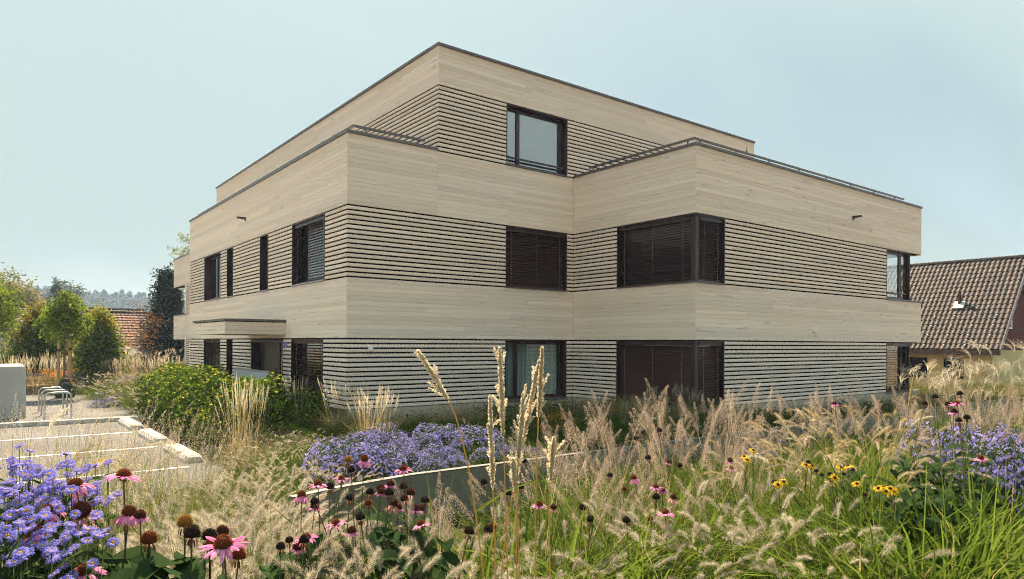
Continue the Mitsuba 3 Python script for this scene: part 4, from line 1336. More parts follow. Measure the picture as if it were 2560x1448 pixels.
LEAFG = [(.045, .085, .022), (.06, .115, .03), (.09, .16, .04), (.035, .065, .020)]


def blade_leaf(p, d, L, w, pal, droop=.5):
    """One large pointed leaf with a midrib, drooping."""
    d = unit(np.array(d, float))
    k = 7
    s = np.linspace(0, 1, k)
    sd = unit(np.cross(d, [0, 0, 1.0]))
    up = np.cross(sd, d)
    mid_ = p + d * (L * s)[:, None] + np.array([0, 0, -1.0]) * (droop * L * s ** 2)[:, None]
    ww = w * np.sin(np.pi * np.clip(s, 0, 1) ** .75) ** .9 + .0004
    a, b = mid_ + sd * (ww / 2)[:, None] + up * (ww * .22)[:, None], mid_ - sd * (ww / 2)[:, None] + up * (ww * .22)[:, None]
    wav = np.array([0, 0, 1.0]) * (np.sin(s * 9 + p[0] * 50) * w * .06)[:, None]
    v = np.stack([a + wav, mid_, b - wav], 1).reshape(-1, 3)
    f = []
    for j in range(k - 1):
        o = 3 * j
        f += [[o, o + 1, o + 4], [o, o + 4, o + 3], [o + 1, o + 2, o + 5], [o + 1, o + 5, o + 4]]
    c = pick(pal, 1)
    return v, np.array(f), np.repeat(c, 3 * k, 0)


def coneflower(u, v, y, kind, label, group, size=1.0, lean=None, nleaf=4, big=False, cat='coneflower', proto=None, face=None, stemc=None, name='coneflower'):
    """A flower head where the photograph shows one, on a stem that stands in the bed."""
    h = ray(u, v, y)
    lean = rng.normal(0, .10, 2) if lean is None else np.array(lean)
    g = float(soil_z(h[0] - lean[0] * .7, h[1] - lean[1] * .7))
    H = max(h[2] - g, .15)
    base = np.array([h[0] - lean[0] * H, h[1] - lean[1] * H, g])
    k = uniq(name)
    labels[k] = {'label': label, 'category': cat}
    if group:
        labels[k]['group'] = group
    t = np.linspace(0, 1, 7)[:, None]
    bow = np.array([rng.normal(0, .02), rng.normal(0, .02), 0])
    P = base * (1 - t) + h * t + bow * np.sin(np.pi * t) * H
    P = np.vstack([P[:-1], P[-1:] - unit(P[-1:] - P[-2:-1]) * .010 * size])
    sv, sf = tube(P, np.linspace(.0032, .0021, 7) * size, 6, caps=False)
    col = np.array(stemc or ([(.12, .075, .045)] if rng.uniform() < .5 else [(.10, .13, .04)]))[0]
    put(k, 'stem', (sv, sf), 'seed', color=np.tile(col, (len(sv), 1)), smooth=True)
    ls = []
    for i in range(nleaf):
        q = rng.uniform(.08, .72)
        p = base * (1 - q) + h * q
        a = rng.uniform(0, 2 * np.pi)
        Lf = rng.uniform(.07, .13) * (1.35 if big else .9) * (1.1 - q * .5)
        m = blade_leaf(p, [math.cos(a), math.sin(a), rng.uniform(.1, .8)], Lf, Lf * rng.uniform(.26, .36), LEAFG if rng.uniform() < .8 else LIME, rng.uniform(.2, .8))
        if big:
            put3(k, 'leaf', m, 'leaf')
        else:
            ls.append(m)
    if ls:
        put3(k, 'leaves', merge(ls), 'leaf')
    d = unit(h - P[-2])
    d = d if face is None else unit(np.array(face, float))
    instance(uniq(f'{k}__flower_head'), f'proto_cone_{kind}' if proto is None else proto, matrix4(frame_to(d, rng.uniform(0, 6.28)), h, size))
    return k


# ---- the near coneflowers at the bottom left, each told apart
near = [
    (309, 1190, 1.95, 'flat', 'pale pink coneflower standing tallest above the asters at the bottom left', (.02, .03), 1.0, (.10, .15, 1)),
    (189, 1213, 1.80, 'droop', 'pink coneflower left of the tallest one, its petals hanging to the right and below', (-.10, .04), .95, (-.45, -.3, .8)),
    (119, 1280, 1.75, 'droop', 'coneflower with an orange red cone and few limp petals above the leftmost flower', (-.16, .02), .95, (-.4, -.2, .85)),
    (88, 1331, 1.68, 'fresh', 'leftmost pink coneflower, nodding to the left in front of the asters', (-.2, 0), 1.0, (-.35, -.25, .85)),
    (203, 1277, 1.78, 'faded', 'withered coneflower with shrivelled brownish petals hanging all round', (-.05, .03), 1.25, (.15, -.55, .8)),
    (322, 1282, 1.90, 'droop', 'pink coneflower half hidden behind the stems of the tallest flowers', (.05, .02), 1.0, (.1, .1, 1)),
    (350, 1290, 1.82, 'small', 'small budding coneflower with short pale petals right beside a half hidden pink one', (.06, .02), .8, (.2, 0, 1)),
    (373, 1350, 1.80, 'orange', 'orange coneflower seed head with black shrivelled petals above big green leaves', (.05, .0), 1.15, (.05, -.1, 1)),
    (462, 1308, 1.85, 'yellow', 'ochre coneflower seed head beside a black one, without petals', (.02, .02), 1.15, (0, 0, 1)),
    (480, 1335, 1.80, 'dark', 'black coneflower seed head touching the ochre one', (.04, .02), 1.15, (.1, 0, 1)),
    (524, 1342, 1.85, 'dark', 'black coneflower seed head behind the magenta flower at the bottom', (.05, .02), 1.1, (.1, 0, 1)),
    (556, 1330, 2.0, 'red', 'reddish coneflower seed head peeping up behind the magenta flower', (.05, .02), 1.0, (.1, 0, 1)),
    (529, 1364, 1.80, 'orange', 'orange coneflower seed head left of the magenta flower', (.05, .02), 1.0, (.1, 0, 1)),
    (559, 1362, 1.72, 'flat', 'magenta coneflower with widely spread petals at the bottom of the bed', (.0, .0), 1.22, (-.08, -.2, 1)),
    (597, 1390, 1.75, 'orange', 'orange coneflower seed head right below the magenta flower', (.06, .0), 1.0, (.1, 0, 1)),
    (213, 1428, 1.65, 'fresh', 'pink coneflower lowest of all at the bottom left', (.0, .0), .95, (.1, -.2, 1)),
]
for u, v, y, kind, lab, lean, size, face in near:
    coneflower(u, v, y, kind, lab, None, size, lean, nleaf=7, big=True, face=face, stemc=[(.11, .075, .045)])

MID = [(870, 1152, 2.75, 'yellow', 1.1), (878, 1176, 2.8, 'dark', 1.0), (911, 1148, 2.9, 'droop', 1.0), (1008, 1173, 3.0, 'fresh', 1.0), (795, 1211, 2.9, 'fresh', 1.0), (825, 1218, 3.0, 'dark', 1.1),
       (754, 1238, 2.7, 'droop', 1.0), (787, 1256, 2.8, 'dark', 1.1), (787, 1268, 2.85, 'small', 1.0), (854, 1197, 3.1, 'flat', .9), (951, 1221, 3.1, 'red', 1.1), (953, 1230, 3.0, 'small', 1.0), (976, 1211, 3.2, 'small', 1.1),
       (973, 1233, 3.0, 'dark', 1.25), (925, 1231, 3.0, 'dark', 1.1), (1009, 1218, 3.1, 'dark', 1.15), (1027, 1233, 3.1, 'red', 1.2), (1011, 1248, 3.0, 'red', 1.1), (1063, 1252, 3.1, 'dark', 1.2), (875, 1247, 2.9, 'dark', 1.1),
       (921, 1259, 2.9, 'orange', 1.0), (1039, 1273, 3.0, 'small', 1.2), (1052, 1273, 3.1, 'red', 1.0), (1091, 1273, 3.1, 'dark', 1.1), (901, 1294, 2.8, 'dark', 1.2), (840, 1309, 2.7, 'flat', 1.0), (766, 1345, 2.5, 'flat', 1.0),
       (760, 1352, 2.4, 'dark', 1.1), (744, 1368, 2.5, 'small', 1.0), (723, 1352, 2.5, 'dark', .9), (702, 1368, 2.4, 'dark', 1.0), (985, 1260, 3.1, 'faded', 1.2), (1053, 1311, 2.9, 'fresh', 1.0), (880, 1328, 2.6, 'small', 1.0),
       (995, 1270, 3.2, 'small', 1.1), (1210, 1207, 3.4, 'dark', 1.1), (1272, 1235, 3.4, 'dark', 1.0), (1303, 1219, 3.5, 'dark', 1.0), (1313, 1155, 4.2, 'dark', 1.0), (1173, 1330, 2.8, 'dark', 1.3), (1220, 1326, 2.9, 'dark', 1.2), (1231, 1318, 3.0, 'orange', 1.1)]
RIGHT = [(1348, 1262, 3.2, 'fresh', 1.0), (1384, 1269, 3.3, 'faded', .9), (1457, 1271, 3.4, 'dark', 1.2), (1477, 1301, 3.2, 'dark', 1.2), (1470, 1259, 3.5, 'orange', 1.0), (1561, 1224, 3.8, 'orange', .9), (1664, 1283, 3.3, 'fresh', 1.1),
         (1625, 1298, 3.2, 'orange', 1.0), (1640, 1244, 3.6, 'dark', 1.2), (1684, 1244, 3.6, 'faded', 1.0), (1674, 1156, 4.5, 'small', 1.0), (1620, 1146, 4.4, 'dark', 1.2), (1640, 1218, 3.8, 'fresh', 1.0), (1655, 1226, 3.8, 'small', 1.1), (1585, 1195, 4.0, 'droop', 1.1),
         (1700, 1165, 4.4, 'dark', 1.1), (1525, 1190, 4.0, 'dark', 1.1), (1826, 1153, 4.4, 'small', 1.2), (1829, 1172, 4.3, 'fresh', .9), (1610, 1083, 5.2, 'dark', 1.5), (1647, 1078, 5.2, 'dark', 1.5), (1590, 1097, 5.2, 'dark', 1.2), (1566, 1302, 3.1, 'dark', 1.1)]
FAR = [(2393, 1010, 4.4, 'flat', 1.1), (2400, 985, 4.5, 'dark', 1.15), (2311, 1010, 4.4, 'dark', 1.1), (2338, 993, 4.4, 'dark', 1.1), (2370, 1012, 4.5, 'dark', 1.1), (2397, 1052, 4.2, 'dark', 1.2), (2417, 1045, 4.3, 'dark', 1.2), (2385, 1030, 4.4, 'small', 1.2), (2452, 1146, 4.0, 'fresh', 1.0), (2087, 1010, 6.0, 'small', 1.2)]
KIND = {'fresh': 'pink coneflower with open petals', 'flat': 'pink coneflower with open petals', 'droop': 'pink coneflower with drooping petals', 'small': 'small pink coneflower with short petals', 'faded': 'withered coneflower with faded petals',
        'dark': 'black coneflower seed head', 'red': 'red brown coneflower seed head without petals', 'orange': 'orange coneflower seed head without petals', 'yellow': 'ochre coneflower seed head without petals'}
for lst, where in ((MID, 'in front of the low planter wall'), (RIGHT, 'among the grasses right of the centre'), (FAR, 'above the leafy plants at the right')):
    for u, v, y, kind, size in lst:
        word = 'open' if kind == 'flat' else kind
        kk = 'fresh' if kind == 'flat' else kind
        size *= .90
        coneflower(u, v, y, kind, f'{KIND[kk]} {where}', f'{KIND[kk].split(" with")[0]}s {where}' if kind not in ('dark', 'red', 'orange', 'yellow') else f'{kind} coneflower seed heads {where}', size, nleaf=5)

for u, v, y in ((2014, 1163, 3.9), (2102, 1170, 3.9), (2087, 1195, 3.7), (2073, 1206, 3.7), (2142, 1210, 3.7), (1883, 1126, 4.2), (1861, 1142, 4.2), (1868, 1150, 4.1), (1959, 1205, 3.8), (2215, 1229, 3.6), (2196, 1221, 3.6), (2235, 1229, 3.7), (2030, 1166, 3.9), (2120, 1166, 4.0), (2225, 1222, 3.6), (1945, 1212, 3.7)):
    coneflower(u, v, y, '', 'yellow black eyed flower among the grasses at the right', 'yellow black eyed flowers at the right', 1.0, nleaf=4, cat='flower', proto='proto_susan', face=(rng.normal(0, .3), -.5 + rng.normal(0, .2), .8), name='yellow_flower')
for u, v, y in ((2041, 1178, 3.8), (2075, 1185, 3.8), (2132, 1175, 3.9), (2020, 1155, 4.0), (2110, 1186, 3.8), (2162, 1238, 3.6), (1935, 1205, 3.8), (2055, 1188, 3.8)):
    coneflower(u, v, y, '', 'small black seed head of a yellow flower among the green grasses at the right', 'black seed heads of the yellow flowers', 1.1, nleaf=3, cat='flower', proto='proto_susan_seed', name='yellow_flower_seed_head')

# ---- asters: near bushes with every head a part, far ones in mounds
ALEAF = [(.05, .085, .03), (.075, .115, .04), (.04, .06, .025)]


def aster_near(label, spots, y, seed_n, ground_dy=0.0):
    k = thing('aster_bush', label, 'aster', None)
    pts, lv = [], []
    hs = []
    for u, v, yy in spots:
        h = ray(u, v, yy)
        hs.append(h)
    c = np.mean(hs, 0)
    g = float(soil_z(c[0], c[1] + .1))
    base = np.array([c[0], c[1] + .08, g])
    st = []
    for h in hs:
        for q in range(seed_n):
            p = h + rng.normal(0, [.032, .045, .022], 3)
            pts.append(p)
            t = np.linspace(0, 1, 5)[:, None]
            b = base + [*(rng.normal(0, .10, 2)), 0]
            P = b * (1 - t) + p * t + np.array([(p - b)[0], (p - b)[1], 0]) * .25 * np.sin(np.pi * t)
            st.append(P)
            for w in range(9):
                r = rng.uniform(.35, .98)
                lv.append(b * (1 - r) + p * r + rng.normal(0, .012, 3))
    st = np.array(st)
    put3(k, 'stems', ribbons(st, np.full(st.shape[:2], .0026), pick([(.10, .07, .04), (.09, .11, .04)], len(st)), pick(ALEAF, len(st)), 1.0), 'leaf')
    lv = np.array(lv)
    put3(k, 'foliage', leaves(lv, .050, ALEAF, .24, .7), 'leaf')
    for p in pts:
        d = [rng.normal(0, .35), rng.normal(-.35, .35), 1]
        instance(uniq(f'{k}__flower_head'), f'proto_aster_head_{rng.integers(3)}', matrix4(frame_to(d, rng.uniform(0, 6)), p, rng.uniform(.85, 1.12)))


def spots_in(poly, n, y0, y1, vt):
    """n points inside a patch of the survey; depth grows from y1 at its foot to y0 at its top"""
    from shapely.geometry import Polygon, Point
    pg = Polygon(poly)
    x0, z0, x1, z1 = pg.bounds
    out = []
    while len(out) < n:
        u, v = rng.uniform(x0, x1), rng.uniform(z0, z1)
        if pg.contains(Point(u, v)):
            out.append((u, v, y0 + (y1 - y0) * (v - z0) / (z1 - z0) + rng.normal(0, .04)))
    return out


aster_near('tall aster bush with large violet blooms at the left edge of the front bed', spots_in([(-20, 1150), (60, 1138), (150, 1132), (165, 1170), (185, 1195), (150, 1260), (60, 1270), (-20, 1260)], 34, 2.05, 1.75, 0), 1.9, 3)
aster_near('violet aster bush at the bottom left below the tall one, behind the coneflowers', spots_in([(-20, 1290), (90, 1280), (170, 1330), (230, 1290), (250, 1330), (180, 1420), (60, 1450), (-20, 1450)], 30, 1.75, 1.5, 0), 1.6, 3)
aster_near('thin violet aster sprays between the tall bush and the tallest coneflower', spots_in([(175, 1180), (265, 1190), (275, 1250), (240, 1270), (180, 1260)], 12, 2.1, 1.95, 0), 2.0, 2)


def aster_mound(key, n, R, H, head, leafy):
    a, r = rng.uniform(0, 2 * np.pi, n), R * np.sqrt(rng.uniform(0, 1, n))
    z = H * np.sqrt(np.clip(1 - (r / R) ** 2 * .85, 0, 1)) * (.62 + .62 * meshkit.fbm(np.stack([r * np.cos(a) * 5 + 9 * H, r * np.sin(a) * 5, a * 0], -1), 2)) * rng.uniform(.86, 1.08, n)
    nrm_ = unit(np.stack([np.cos(a) * r / R * .8, np.sin(a) * r / R * .8, np.ones(n)], -1) + rng.normal(0, .25, (n, 3)))
    p = np.stack([r * np.cos(a), r * np.sin(a), z], -1)
    t1 = unit(np.cross(nrm_, rng.normal(0, 1, (n, 3))))
    t2 = np.cross(nrm_, t1)
    m = 9
    col = pick(ASTER, n)
    vs, fs, cs = [], [], []
    for j in range(m):
        b0, b1 = (j - .42) * 2 * np.pi / m, (j + .42) * 2 * np.pi / m
        e = head * rng.uniform(.42, .56, (n, 1))
        mid_a = j * 2 * np.pi / m
        q0 = p + (t1 * math.cos(mid_a) + t2 * math.sin(mid_a)) * head * .06 + nrm_ * .001
        qa = p + (t1 * math.cos(b0) + t2 * math.sin(b0)) * e * .8 + nrm_ * .003
        qb = p + (t1 * math.cos(b1) + t2 * math.sin(b1)) * e * .8 + nrm_ * .003
        qc = p + (t1 * math.cos(mid_a) + t2 * math.sin(mid_a)) * e - nrm_ * .001
        vs.append(np.stack([q0, qa, qc, qb], 1))
        cs.append(np.repeat((col * rng.uniform(.85, 1.15, (n, 1)))[:, None], 4, 1))
    v = np.stack(vs, 1).reshape(-1, 3)
    o = np.arange(n * m)[:, None] * 4
    f = np.vstack([o + [0, 1, 2], o + [0, 2, 3]])
    c = np.stack(cs, 1).reshape(-1, 3)
    rad = head * .15
    dv = np.stack([p + (t1 * math.cos(q) + t2 * math.sin(q)) * rad + nrm_ * .0035 for q in np.arange(5) * 1.2566] + [p + nrm_ * .006], 1).reshape(-1, 3)
    o = np.arange(n)[:, None] * 6
    df = np.vstack([o + [i, (i + 1) % 5, 5] for i in range(5)])
    lp = np.stack([rng.normal(0, R * .45, leafy), rng.normal(0, R * .45, leafy), rng.uniform(0, 1, leafy)], -1)
    rr = np.hypot(lp[:, 0], lp[:, 1])
    lp[:, 2] *= H * np.sqrt(np.clip(1 - (rr / R) ** 2 * .85, 0.02, 1)) * .97
    group_of(key, {'flower_heads': (merge([(v, f, c), (dv, df, pick([(.80, .55, .06), (.6, .35, .05)], n).repeat(6, 0))]), 'petal'), 'foliage': (leaves(lp, .05, ALEAF, .26, .8), 'leaf')})


for k in range(3):
    aster_mound(f'proto_aster_mound_{k}', 400, .52, .50, .041, 1700)


def level_spots(lst, z):
    return [on_level(u, v, z)[:2] for u, v in lst]


def topped(grp, H, name, label, cat, group, u, v, y, fat=1.0, lean=(0, 0), lo=.35, hi=2.2):
    """A plant whose top the photograph shows at pixel (u, v), standing y metres ahead."""
    p = ray(u, v, y)
    g = float(soil_z(p[0], p[1]))
    k = float(np.clip((p[2] - g) / H, lo, hi))
    w = (0.5 * k + 0.5 * min(k, 1.1)) * fat
    return planted(grp, name, label, cat, group, p[0], p[1], w, k / w, lean=lean, z=g)


AST = [('behind the low planter wall in full sun', [(850, 1090, 8.2), (890, 1074, 8.9), (930, 1068, 9.3), (975, 1074, 9.3), (1005, 1092, 8.8), (868, 1110, 7.9), (912, 1106, 8.0), (955, 1106, 8.1)]),
       ('behind the middle of the low planter wall in the shade', [(1055, 1080, 9.3), (1085, 1054, 9.8), (1115, 1062, 9.6), (1150, 1090, 9.3), (1030, 1116, 8.4), (1085, 1108, 8.6), (1125, 1112, 8.7), (1075, 1134, 8.0), (1140, 1132, 8.3)]),
       ('right at the low planter wall behind the tall cream plumes', [(1210, 1118, 8.7), (1240, 1106, 8.9), (1275, 1114, 9.0), (1305, 1120, 9.1), (1330, 1130, 9.1)])]
for where, lst in AST:
    for u, v, y in lst:
        topped(f'proto_aster_mound_{rng.integers(3)}', .5, 'aster_bush', f'violet aster mound {where}', 'aster', f'aster mounds {where}', u, v, y, rng.uniform(.66, .86))
for u, v, lab in ((960, 1052, 'small aster bush half hidden by upright grass near the corner of the building'), (1195, 1062, 'small shaded aster bush standing alone before the garden front'), (1862, 1046, 'blue violet aster bush left of the pair behind the wall at the right'), (1895, 1040, 'blue violet aster bush in the middle behind the wall at the right'), (1970, 1032, 'blue violet aster bush farthest right behind the wall'),
                  (1925, 1052, 'low blue violet aster bush between its two neighbours at the right')):
    x, y = on_level(u, v, 1.05)[:2]
    planted(f'proto_aster_mound_{rng.integers(3)}', 'aster_bush', lab, 'aster', None, x, y, .75, 1.05)
for u, v, y in ((2330, 1050, 6.2), (2380, 1066, 5.6), (2440, 1046, 6.4), (2475, 1060, 5.8), (2520, 1058, 6.0), (2470, 1090, 5.2), (2545, 1078, 5.4), (2505, 1110, 5.0), (2555, 1100, 5.0)):
    topped(f'proto_aster_mound_{rnd(3)}', .5, 'aster_bush', 'pale violet aster bush among green leaves at the right edge', 'aster', 'aster bushes at the right edge', u, v, y, .48)
for i, (u, v) in enumerate(((275, 975), (300, 985), (265, 990), (325, 968))):
    x, y = on_level(u, v, .45)[:2]
    planted(f'proto_aster_mound_{i % 3}', 'aster_bush', 'violet aster bush spilling over the edge of the paved path', 'aster', 'asters along the paved path', x, y, 1.0, .9)
for i, (s, t, sc) in enumerate(((-7.2, 19.9, .8), (-6.3, 19.8, .9), (-5.4, 19.9, .95), (-4.6, 19.8, 1.0), (-3.7, 19.9, 1.15), (-3.3, 20.2, 1.0))):
    x, y, _ = W(s, t, 0)
    planted(f'proto_aster_mound_{i % 3}', 'aster_bush', 'violet aster bush growing in the low concrete planter', 'aster', 'asters in the concrete planter', x, y, sc, 1.0, z=.40)

# ------------------------------------------------------------------ grasses
G_ = {'green': (2, .72), 'fountain': (4, .82), 'reed': (3, 1.50), 'diamond': (4, 1.18), 'feather': (2, .98), 'maiden': (2, 1.85), 'airy': (3, .98), 'sedge': (2, .42), 'meadow': (4, .50)}


def grass(kind, name, label, group, lst, fat=1.0, jit=0.0, lo=.35, hi=2.2):
    n, H = G_[kind]
    for q in lst:
        u, v, y = q[:3]
        topped(f'proto_{kind}_{rnd(n)}', H, name, label, 'grass', group, u + rng.normal(0, jit + 1e-9), v, y, fat, lean=(rng.normal(0, 3), rng.normal(0, 3)) if len(q) < 4 else q[3], lo=lo, hi=hi)


grass('fountain', 'fountain_grass', 'fountain grass clump with soft beige plumes in the front bed at the left', 'fountain grass clumps in the front bed at the left',
      [(395, 1215, 3.7), (440, 1195, 4.2), (490, 1185, 4.5), (545, 1180, 4.6), (600, 1190, 4.3), (655, 1182, 4.6), (705, 1205, 4.1), (465, 1240, 3.4), (530, 1232, 3.5), (590, 1240, 3.4), (650, 1236, 3.5), (715, 1250, 3.3), (400, 1285, 2.8),
       (455, 1290, 2.75), (520, 1288, 2.75), (585, 1286, 2.8), (645, 1292, 2.75), (700, 1296, 2.8), (755, 1290, 2.9), (560, 1225, 5.6), (600, 1220, 5.6), (640, 1218, 5.6), (680, 1222, 5.5), (720, 1222, 5.5), (755, 1228, 5.3), (620, 1240, 5.0), (700, 1240, 4.9), (350, 1245, 3.6), (370, 1210, 4.2), (420, 1260, 3.1), (500, 1215, 3.9), (620, 1212, 3.9), (680, 1225, 3.7), (740, 1228, 3.8), (760, 1258, 3.3), (560, 1262, 3.1), (620, 1266, 3.1), (690, 1272, 3.0), (480, 1325, 2.4), (560, 1320, 2.5), (640, 1322, 2.5), (700, 1328, 2.5), (620, 1345, 2.3), (680, 1350, 2.3), (740, 1350, 2.4), (350, 1340, 2.4), (440, 1360, 2.25)])
grass('fountain', 'fountain_grass', 'fountain grass clump with pale plumes behind the left end of the planter wall', 'fountain grass clumps behind the left end of the planter wall',
      [(560, 1150, 7.6), (600, 1136, 8.0), (645, 1120, 8.4), (690, 1112, 8.6), (735, 1118, 8.2), (775, 1128, 7.9), (815, 1138, 7.6), (850, 1142, 7.5), (655, 1160, 7.2), (705, 1160, 7.2), (760, 1165, 7.0), (620, 1180, 6.8), (900, 1140, 7.7), (580, 1195, 6.5), (940, 1130, 8.0), (540, 1170, 7.0), (625, 1155, 7.4), (670, 1140, 7.8), (720, 1140, 7.7), (790, 1155, 7.2), (830, 1158, 7.15), (870, 1150, 7.3), (740, 1190, 6.6), (690, 1195, 6.5), (650, 1205, 6.2), (600, 1165, 7.2), (520, 1195, 6.4), (560, 1215, 6.0), (700, 1075, 10.2), (740, 1068, 10.4), (775, 1072, 10.0), (720, 1095, 9.4), (770, 1098, 9.2), (670, 1098, 9.6), (800, 1085, 9.6)], 1.15)
grass('fountain', 'fountain_grass', 'fountain grass clump with fluffy beige plumes among the coneflowers in front of the planter wall', 'fountain grass clumps in front of the planter wall',
      [(815, 1320, 2.5), (870, 1340, 2.4), (935, 1290, 2.7), (990, 1268, 2.9), (1050, 1262, 3.0), (1110, 1262, 3.0), (1010, 1320, 2.5), (1090, 1325, 2.5), (1165, 1300, 2.8), (1250, 1296, 2.9), (950, 1360, 2.2), (1330, 1300, 2.8)])
grass('fountain', 'fountain_grass', 'fountain grass clump with grey beige plumes low in the front bed at the right', 'fountain grass clumps low at the right',
      [(1800, 1195, 3.5), (1845, 1205, 3.4), (1895, 1200, 3.4), (1950, 1215, 3.3), (2010, 1225, 3.2), (1700, 1220, 3.3), (1740, 1240, 3.1), (1430, 1290, 2.9), (2100, 1250, 3.0), (1620, 1260, 3.0)])
grass('reed', 'feather_reed_grass', 'upright feather reed grass with straw spikes in front of the hedge', 'reed grass in front of the hedge', [(608, 930, 11.0, (0, 0)), (590, 950, 11.1, (0, 0)), (632, 945, 10.9, (0, 0))], .8)
grass('reed', 'feather_reed_grass', 'upright feather reed grass with straw spikes at the right end of the hedge', 'reed grass at the right end of the hedge', [(842, 942, 12.0, (0, 0)), (860, 955, 11.8, (0, 0))], 1.3)
grass('reed', 'feather_reed_grass', 'upright feather reed grass with pale spikes among the asters near the corner of the building', 'reed grass among the asters', [(932, 962, 9.9, (0, 0)), (955, 968, 9.7, (0, 0)), (915, 985, 9.6, (0, 0))], 1.35)
grass('reed', 'feather_reed_grass', 'dull brown reed grass at the foot of the building corner', 'dull reed grasses at the building corner', [(750, 930, 13.6), (868, 940, 14.0), (905, 948, 14.2)], .7)
grass('reed', 'feather_reed_grass', 'row of straw coloured reed grass behind the bench and the concrete planter', 'reed grasses behind the concrete planter',
      [(8, 888, 26.5), (28, 884, 27.0), (50, 886, 26.5), (72, 883, 27.5), (92, 886, 27), (112, 884, 27.0), (132, 892, 26.5), (120, 876, 28.5), (155, 890, 28)], 1.0)
grass('reed', 'feather_reed_grass', 'straw coloured reed grass between the path and the far end of the building', 'reed grasses at the far end of the building',
      [(255, 896, 29), (278, 892, 29), (302, 890, 28.5), (326, 886, 28), (350, 884, 27.5), (372, 890, 27), (392, 886, 26), (412, 892, 25), (430, 888, 25), (448, 892, 24), (461, 886, 24), (290, 900, 27), (340, 898, 26), (386, 900, 25), (420, 902, 23.5)], 1.0)
grass('reed', 'feather_reed_grass', 'stiff shaded reed grass standing before the dark corner window of the ground floor', 'reed grasses before the corner window',
      [(1598, 985, 12.6), (1628, 962, 12.8), (1660, 980, 12.6), (1700, 955, 13.0), (1730, 968, 12.8), (1485, 985, 13.5), (1560, 1000, 12.2)], .7)
grass('diamond', 'diamond_grass', 'diamond grass with airy pinkish plumes in front of the planter wall right of the centre', 'diamond grasses right of the centre',
      [(1505, 964, 5.6), (1440, 986, 6.0), (1560, 988, 6.0), (1480, 1040, 5.0), (1690, 938, 6.2), (1750, 951, 5.7), (1722, 988, 5.2), (1792, 978, 5.6), (1830, 961, 6.6), (1850, 1016, 5.6), (1905, 1006, 5.8), (1550, 1080, 4.4), (1900, 1080, 4.5), (1812, 1095, 4.4), (1480, 1130, 4.0), (1705, 1140, 4.0), (1620, 1180, 3.8), (1520, 1016, 6.4), (1660, 986, 6.8), (1870, 971, 7.2), (1680, 1060, 5.0), (1860, 1065, 5.0), (1420, 1060, 5.6), (1880, 1120, 4.2), (1540, 1155, 4.0), (1370, 1120, 4.4), (1410, 1006, 7.4), (1530, 986, 7.8), (1650, 976, 8.0), (1780, 971, 8.2), (1880, 971, 8.6), (1980, 971, 9.0), (2090, 961, 9.6), (2210, 951, 10.2), (1570, 1060, 5.8), (1800, 1045, 5.8), (1350, 1060, 6.6), (1640, 1110, 4.8), (1850, 1110, 4.8)])
grass('green', 'green_grass_clump', 'slender green grass clump between the plumes right of the centre', 'green grass clumps right of the centre',
      [(1540, 1170, 4.2), (1600, 1150, 4.6), (1660, 1170, 4.3), (1720, 1190, 4.1), (1420, 1180, 4.2), (1790, 1190, 4.0), (1870, 1170, 4.3), (1930, 1190, 4.0), (1480, 1200, 3.8), (1350, 1210, 4.0)], .9)
grass('diamond', 'diamond_grass', 'greyish diamond grass with broad plumes behind the tall cream stems', 'diamond grasses behind the cream stems', [(1345, 1085, 3.5, (-6, 0)), (1200, 1180, 3.0, (-24, 0)), (1160, 1200, 2.9, (-20, 0)), (1385, 1110, 3.6, (4, 0))], .9)
grass('diamond', 'diamond_grass', 'diamond grass with misty plumes in the bed at the far right', 'diamond grasses at the far right',
      [(2000, 985, 8.5), (2055, 965, 9.5), (2330, 985, 7.0), (2380, 962, 6.6), (2440, 950, 6.8), (2500, 965, 6.2), (2545, 985, 5.6), (2300, 1005, 6.4), (2420, 1000, 6.0), (2480, 1010, 5.6), (2560, 950, 7), (2350, 950, 8.5), (2450, 930, 8.5), (2060, 1000, 7.2), (2160, 985, 7.6), (2240, 985, 7.6), (2400, 1020, 5.4), (2520, 1030, 5.2), (2320, 1040, 5.4), (2460, 985, 6.4), (2530, 940, 8.0), (2290, 960, 9), (2570, 1010, 4.8), (2120, 985, 8), (2200, 975, 8)])
grass('feather', 'feather_grass', 'fresh green feather grass with golden nodding plumes at the right', 'feather grasses at the right',
      [(1965, 1062, 5.4), (2015, 1035, 5.4), (2075, 1015, 5.5), (2140, 1005, 5.6), (2195, 990, 5.8), (2240, 1012, 5.5), (2125, 1055, 4.8), (2210, 1062, 4.9), (2050, 1085, 4.6), (2180, 1100, 4.3), (2110, 1120, 4.2), (2000, 1110, 4.4)])
grass('maiden', 'maiden_grass', 'tall maiden grass with silvery finger plumes before the house at the right edge', 'maiden grasses at the right edge',
      [(2340, 890, 10.5), (2395, 900, 10.0), (2440, 878, 9.5), (2495, 835, 8.5), (2540, 885, 8.5), (2300, 905, 12.5), (2575, 870, 8), (2420, 920, 8.5)], 1.0, hi=1.6)
grass('maiden', 'maiden_grass', 'maiden grass with silvery plumes before the dark conifer at the left', 'maiden grasses before the conifer', [(428, 866, 27), (395, 874, 28), (345, 872, 29), (178, 880, 28)], .9, hi=1.6)
grass('sedge', 'sedge_tuft', 'lime green sedge tuft at the lower right of the bed', 'lime green sedges at the lower right',
      [(2140, 1195, 3.6), (2210, 1205, 3.4), (2285, 1198, 3.5), (2350, 1205, 3.4), (2420, 1190, 3.6), (2490, 1172, 3.8), (2545, 1150, 4.0), (2250, 1240, 3.0), (2340, 1245, 3.0), (2440, 1235, 3.1), (2530, 1215, 3.2)], 1.5, lo=.6)
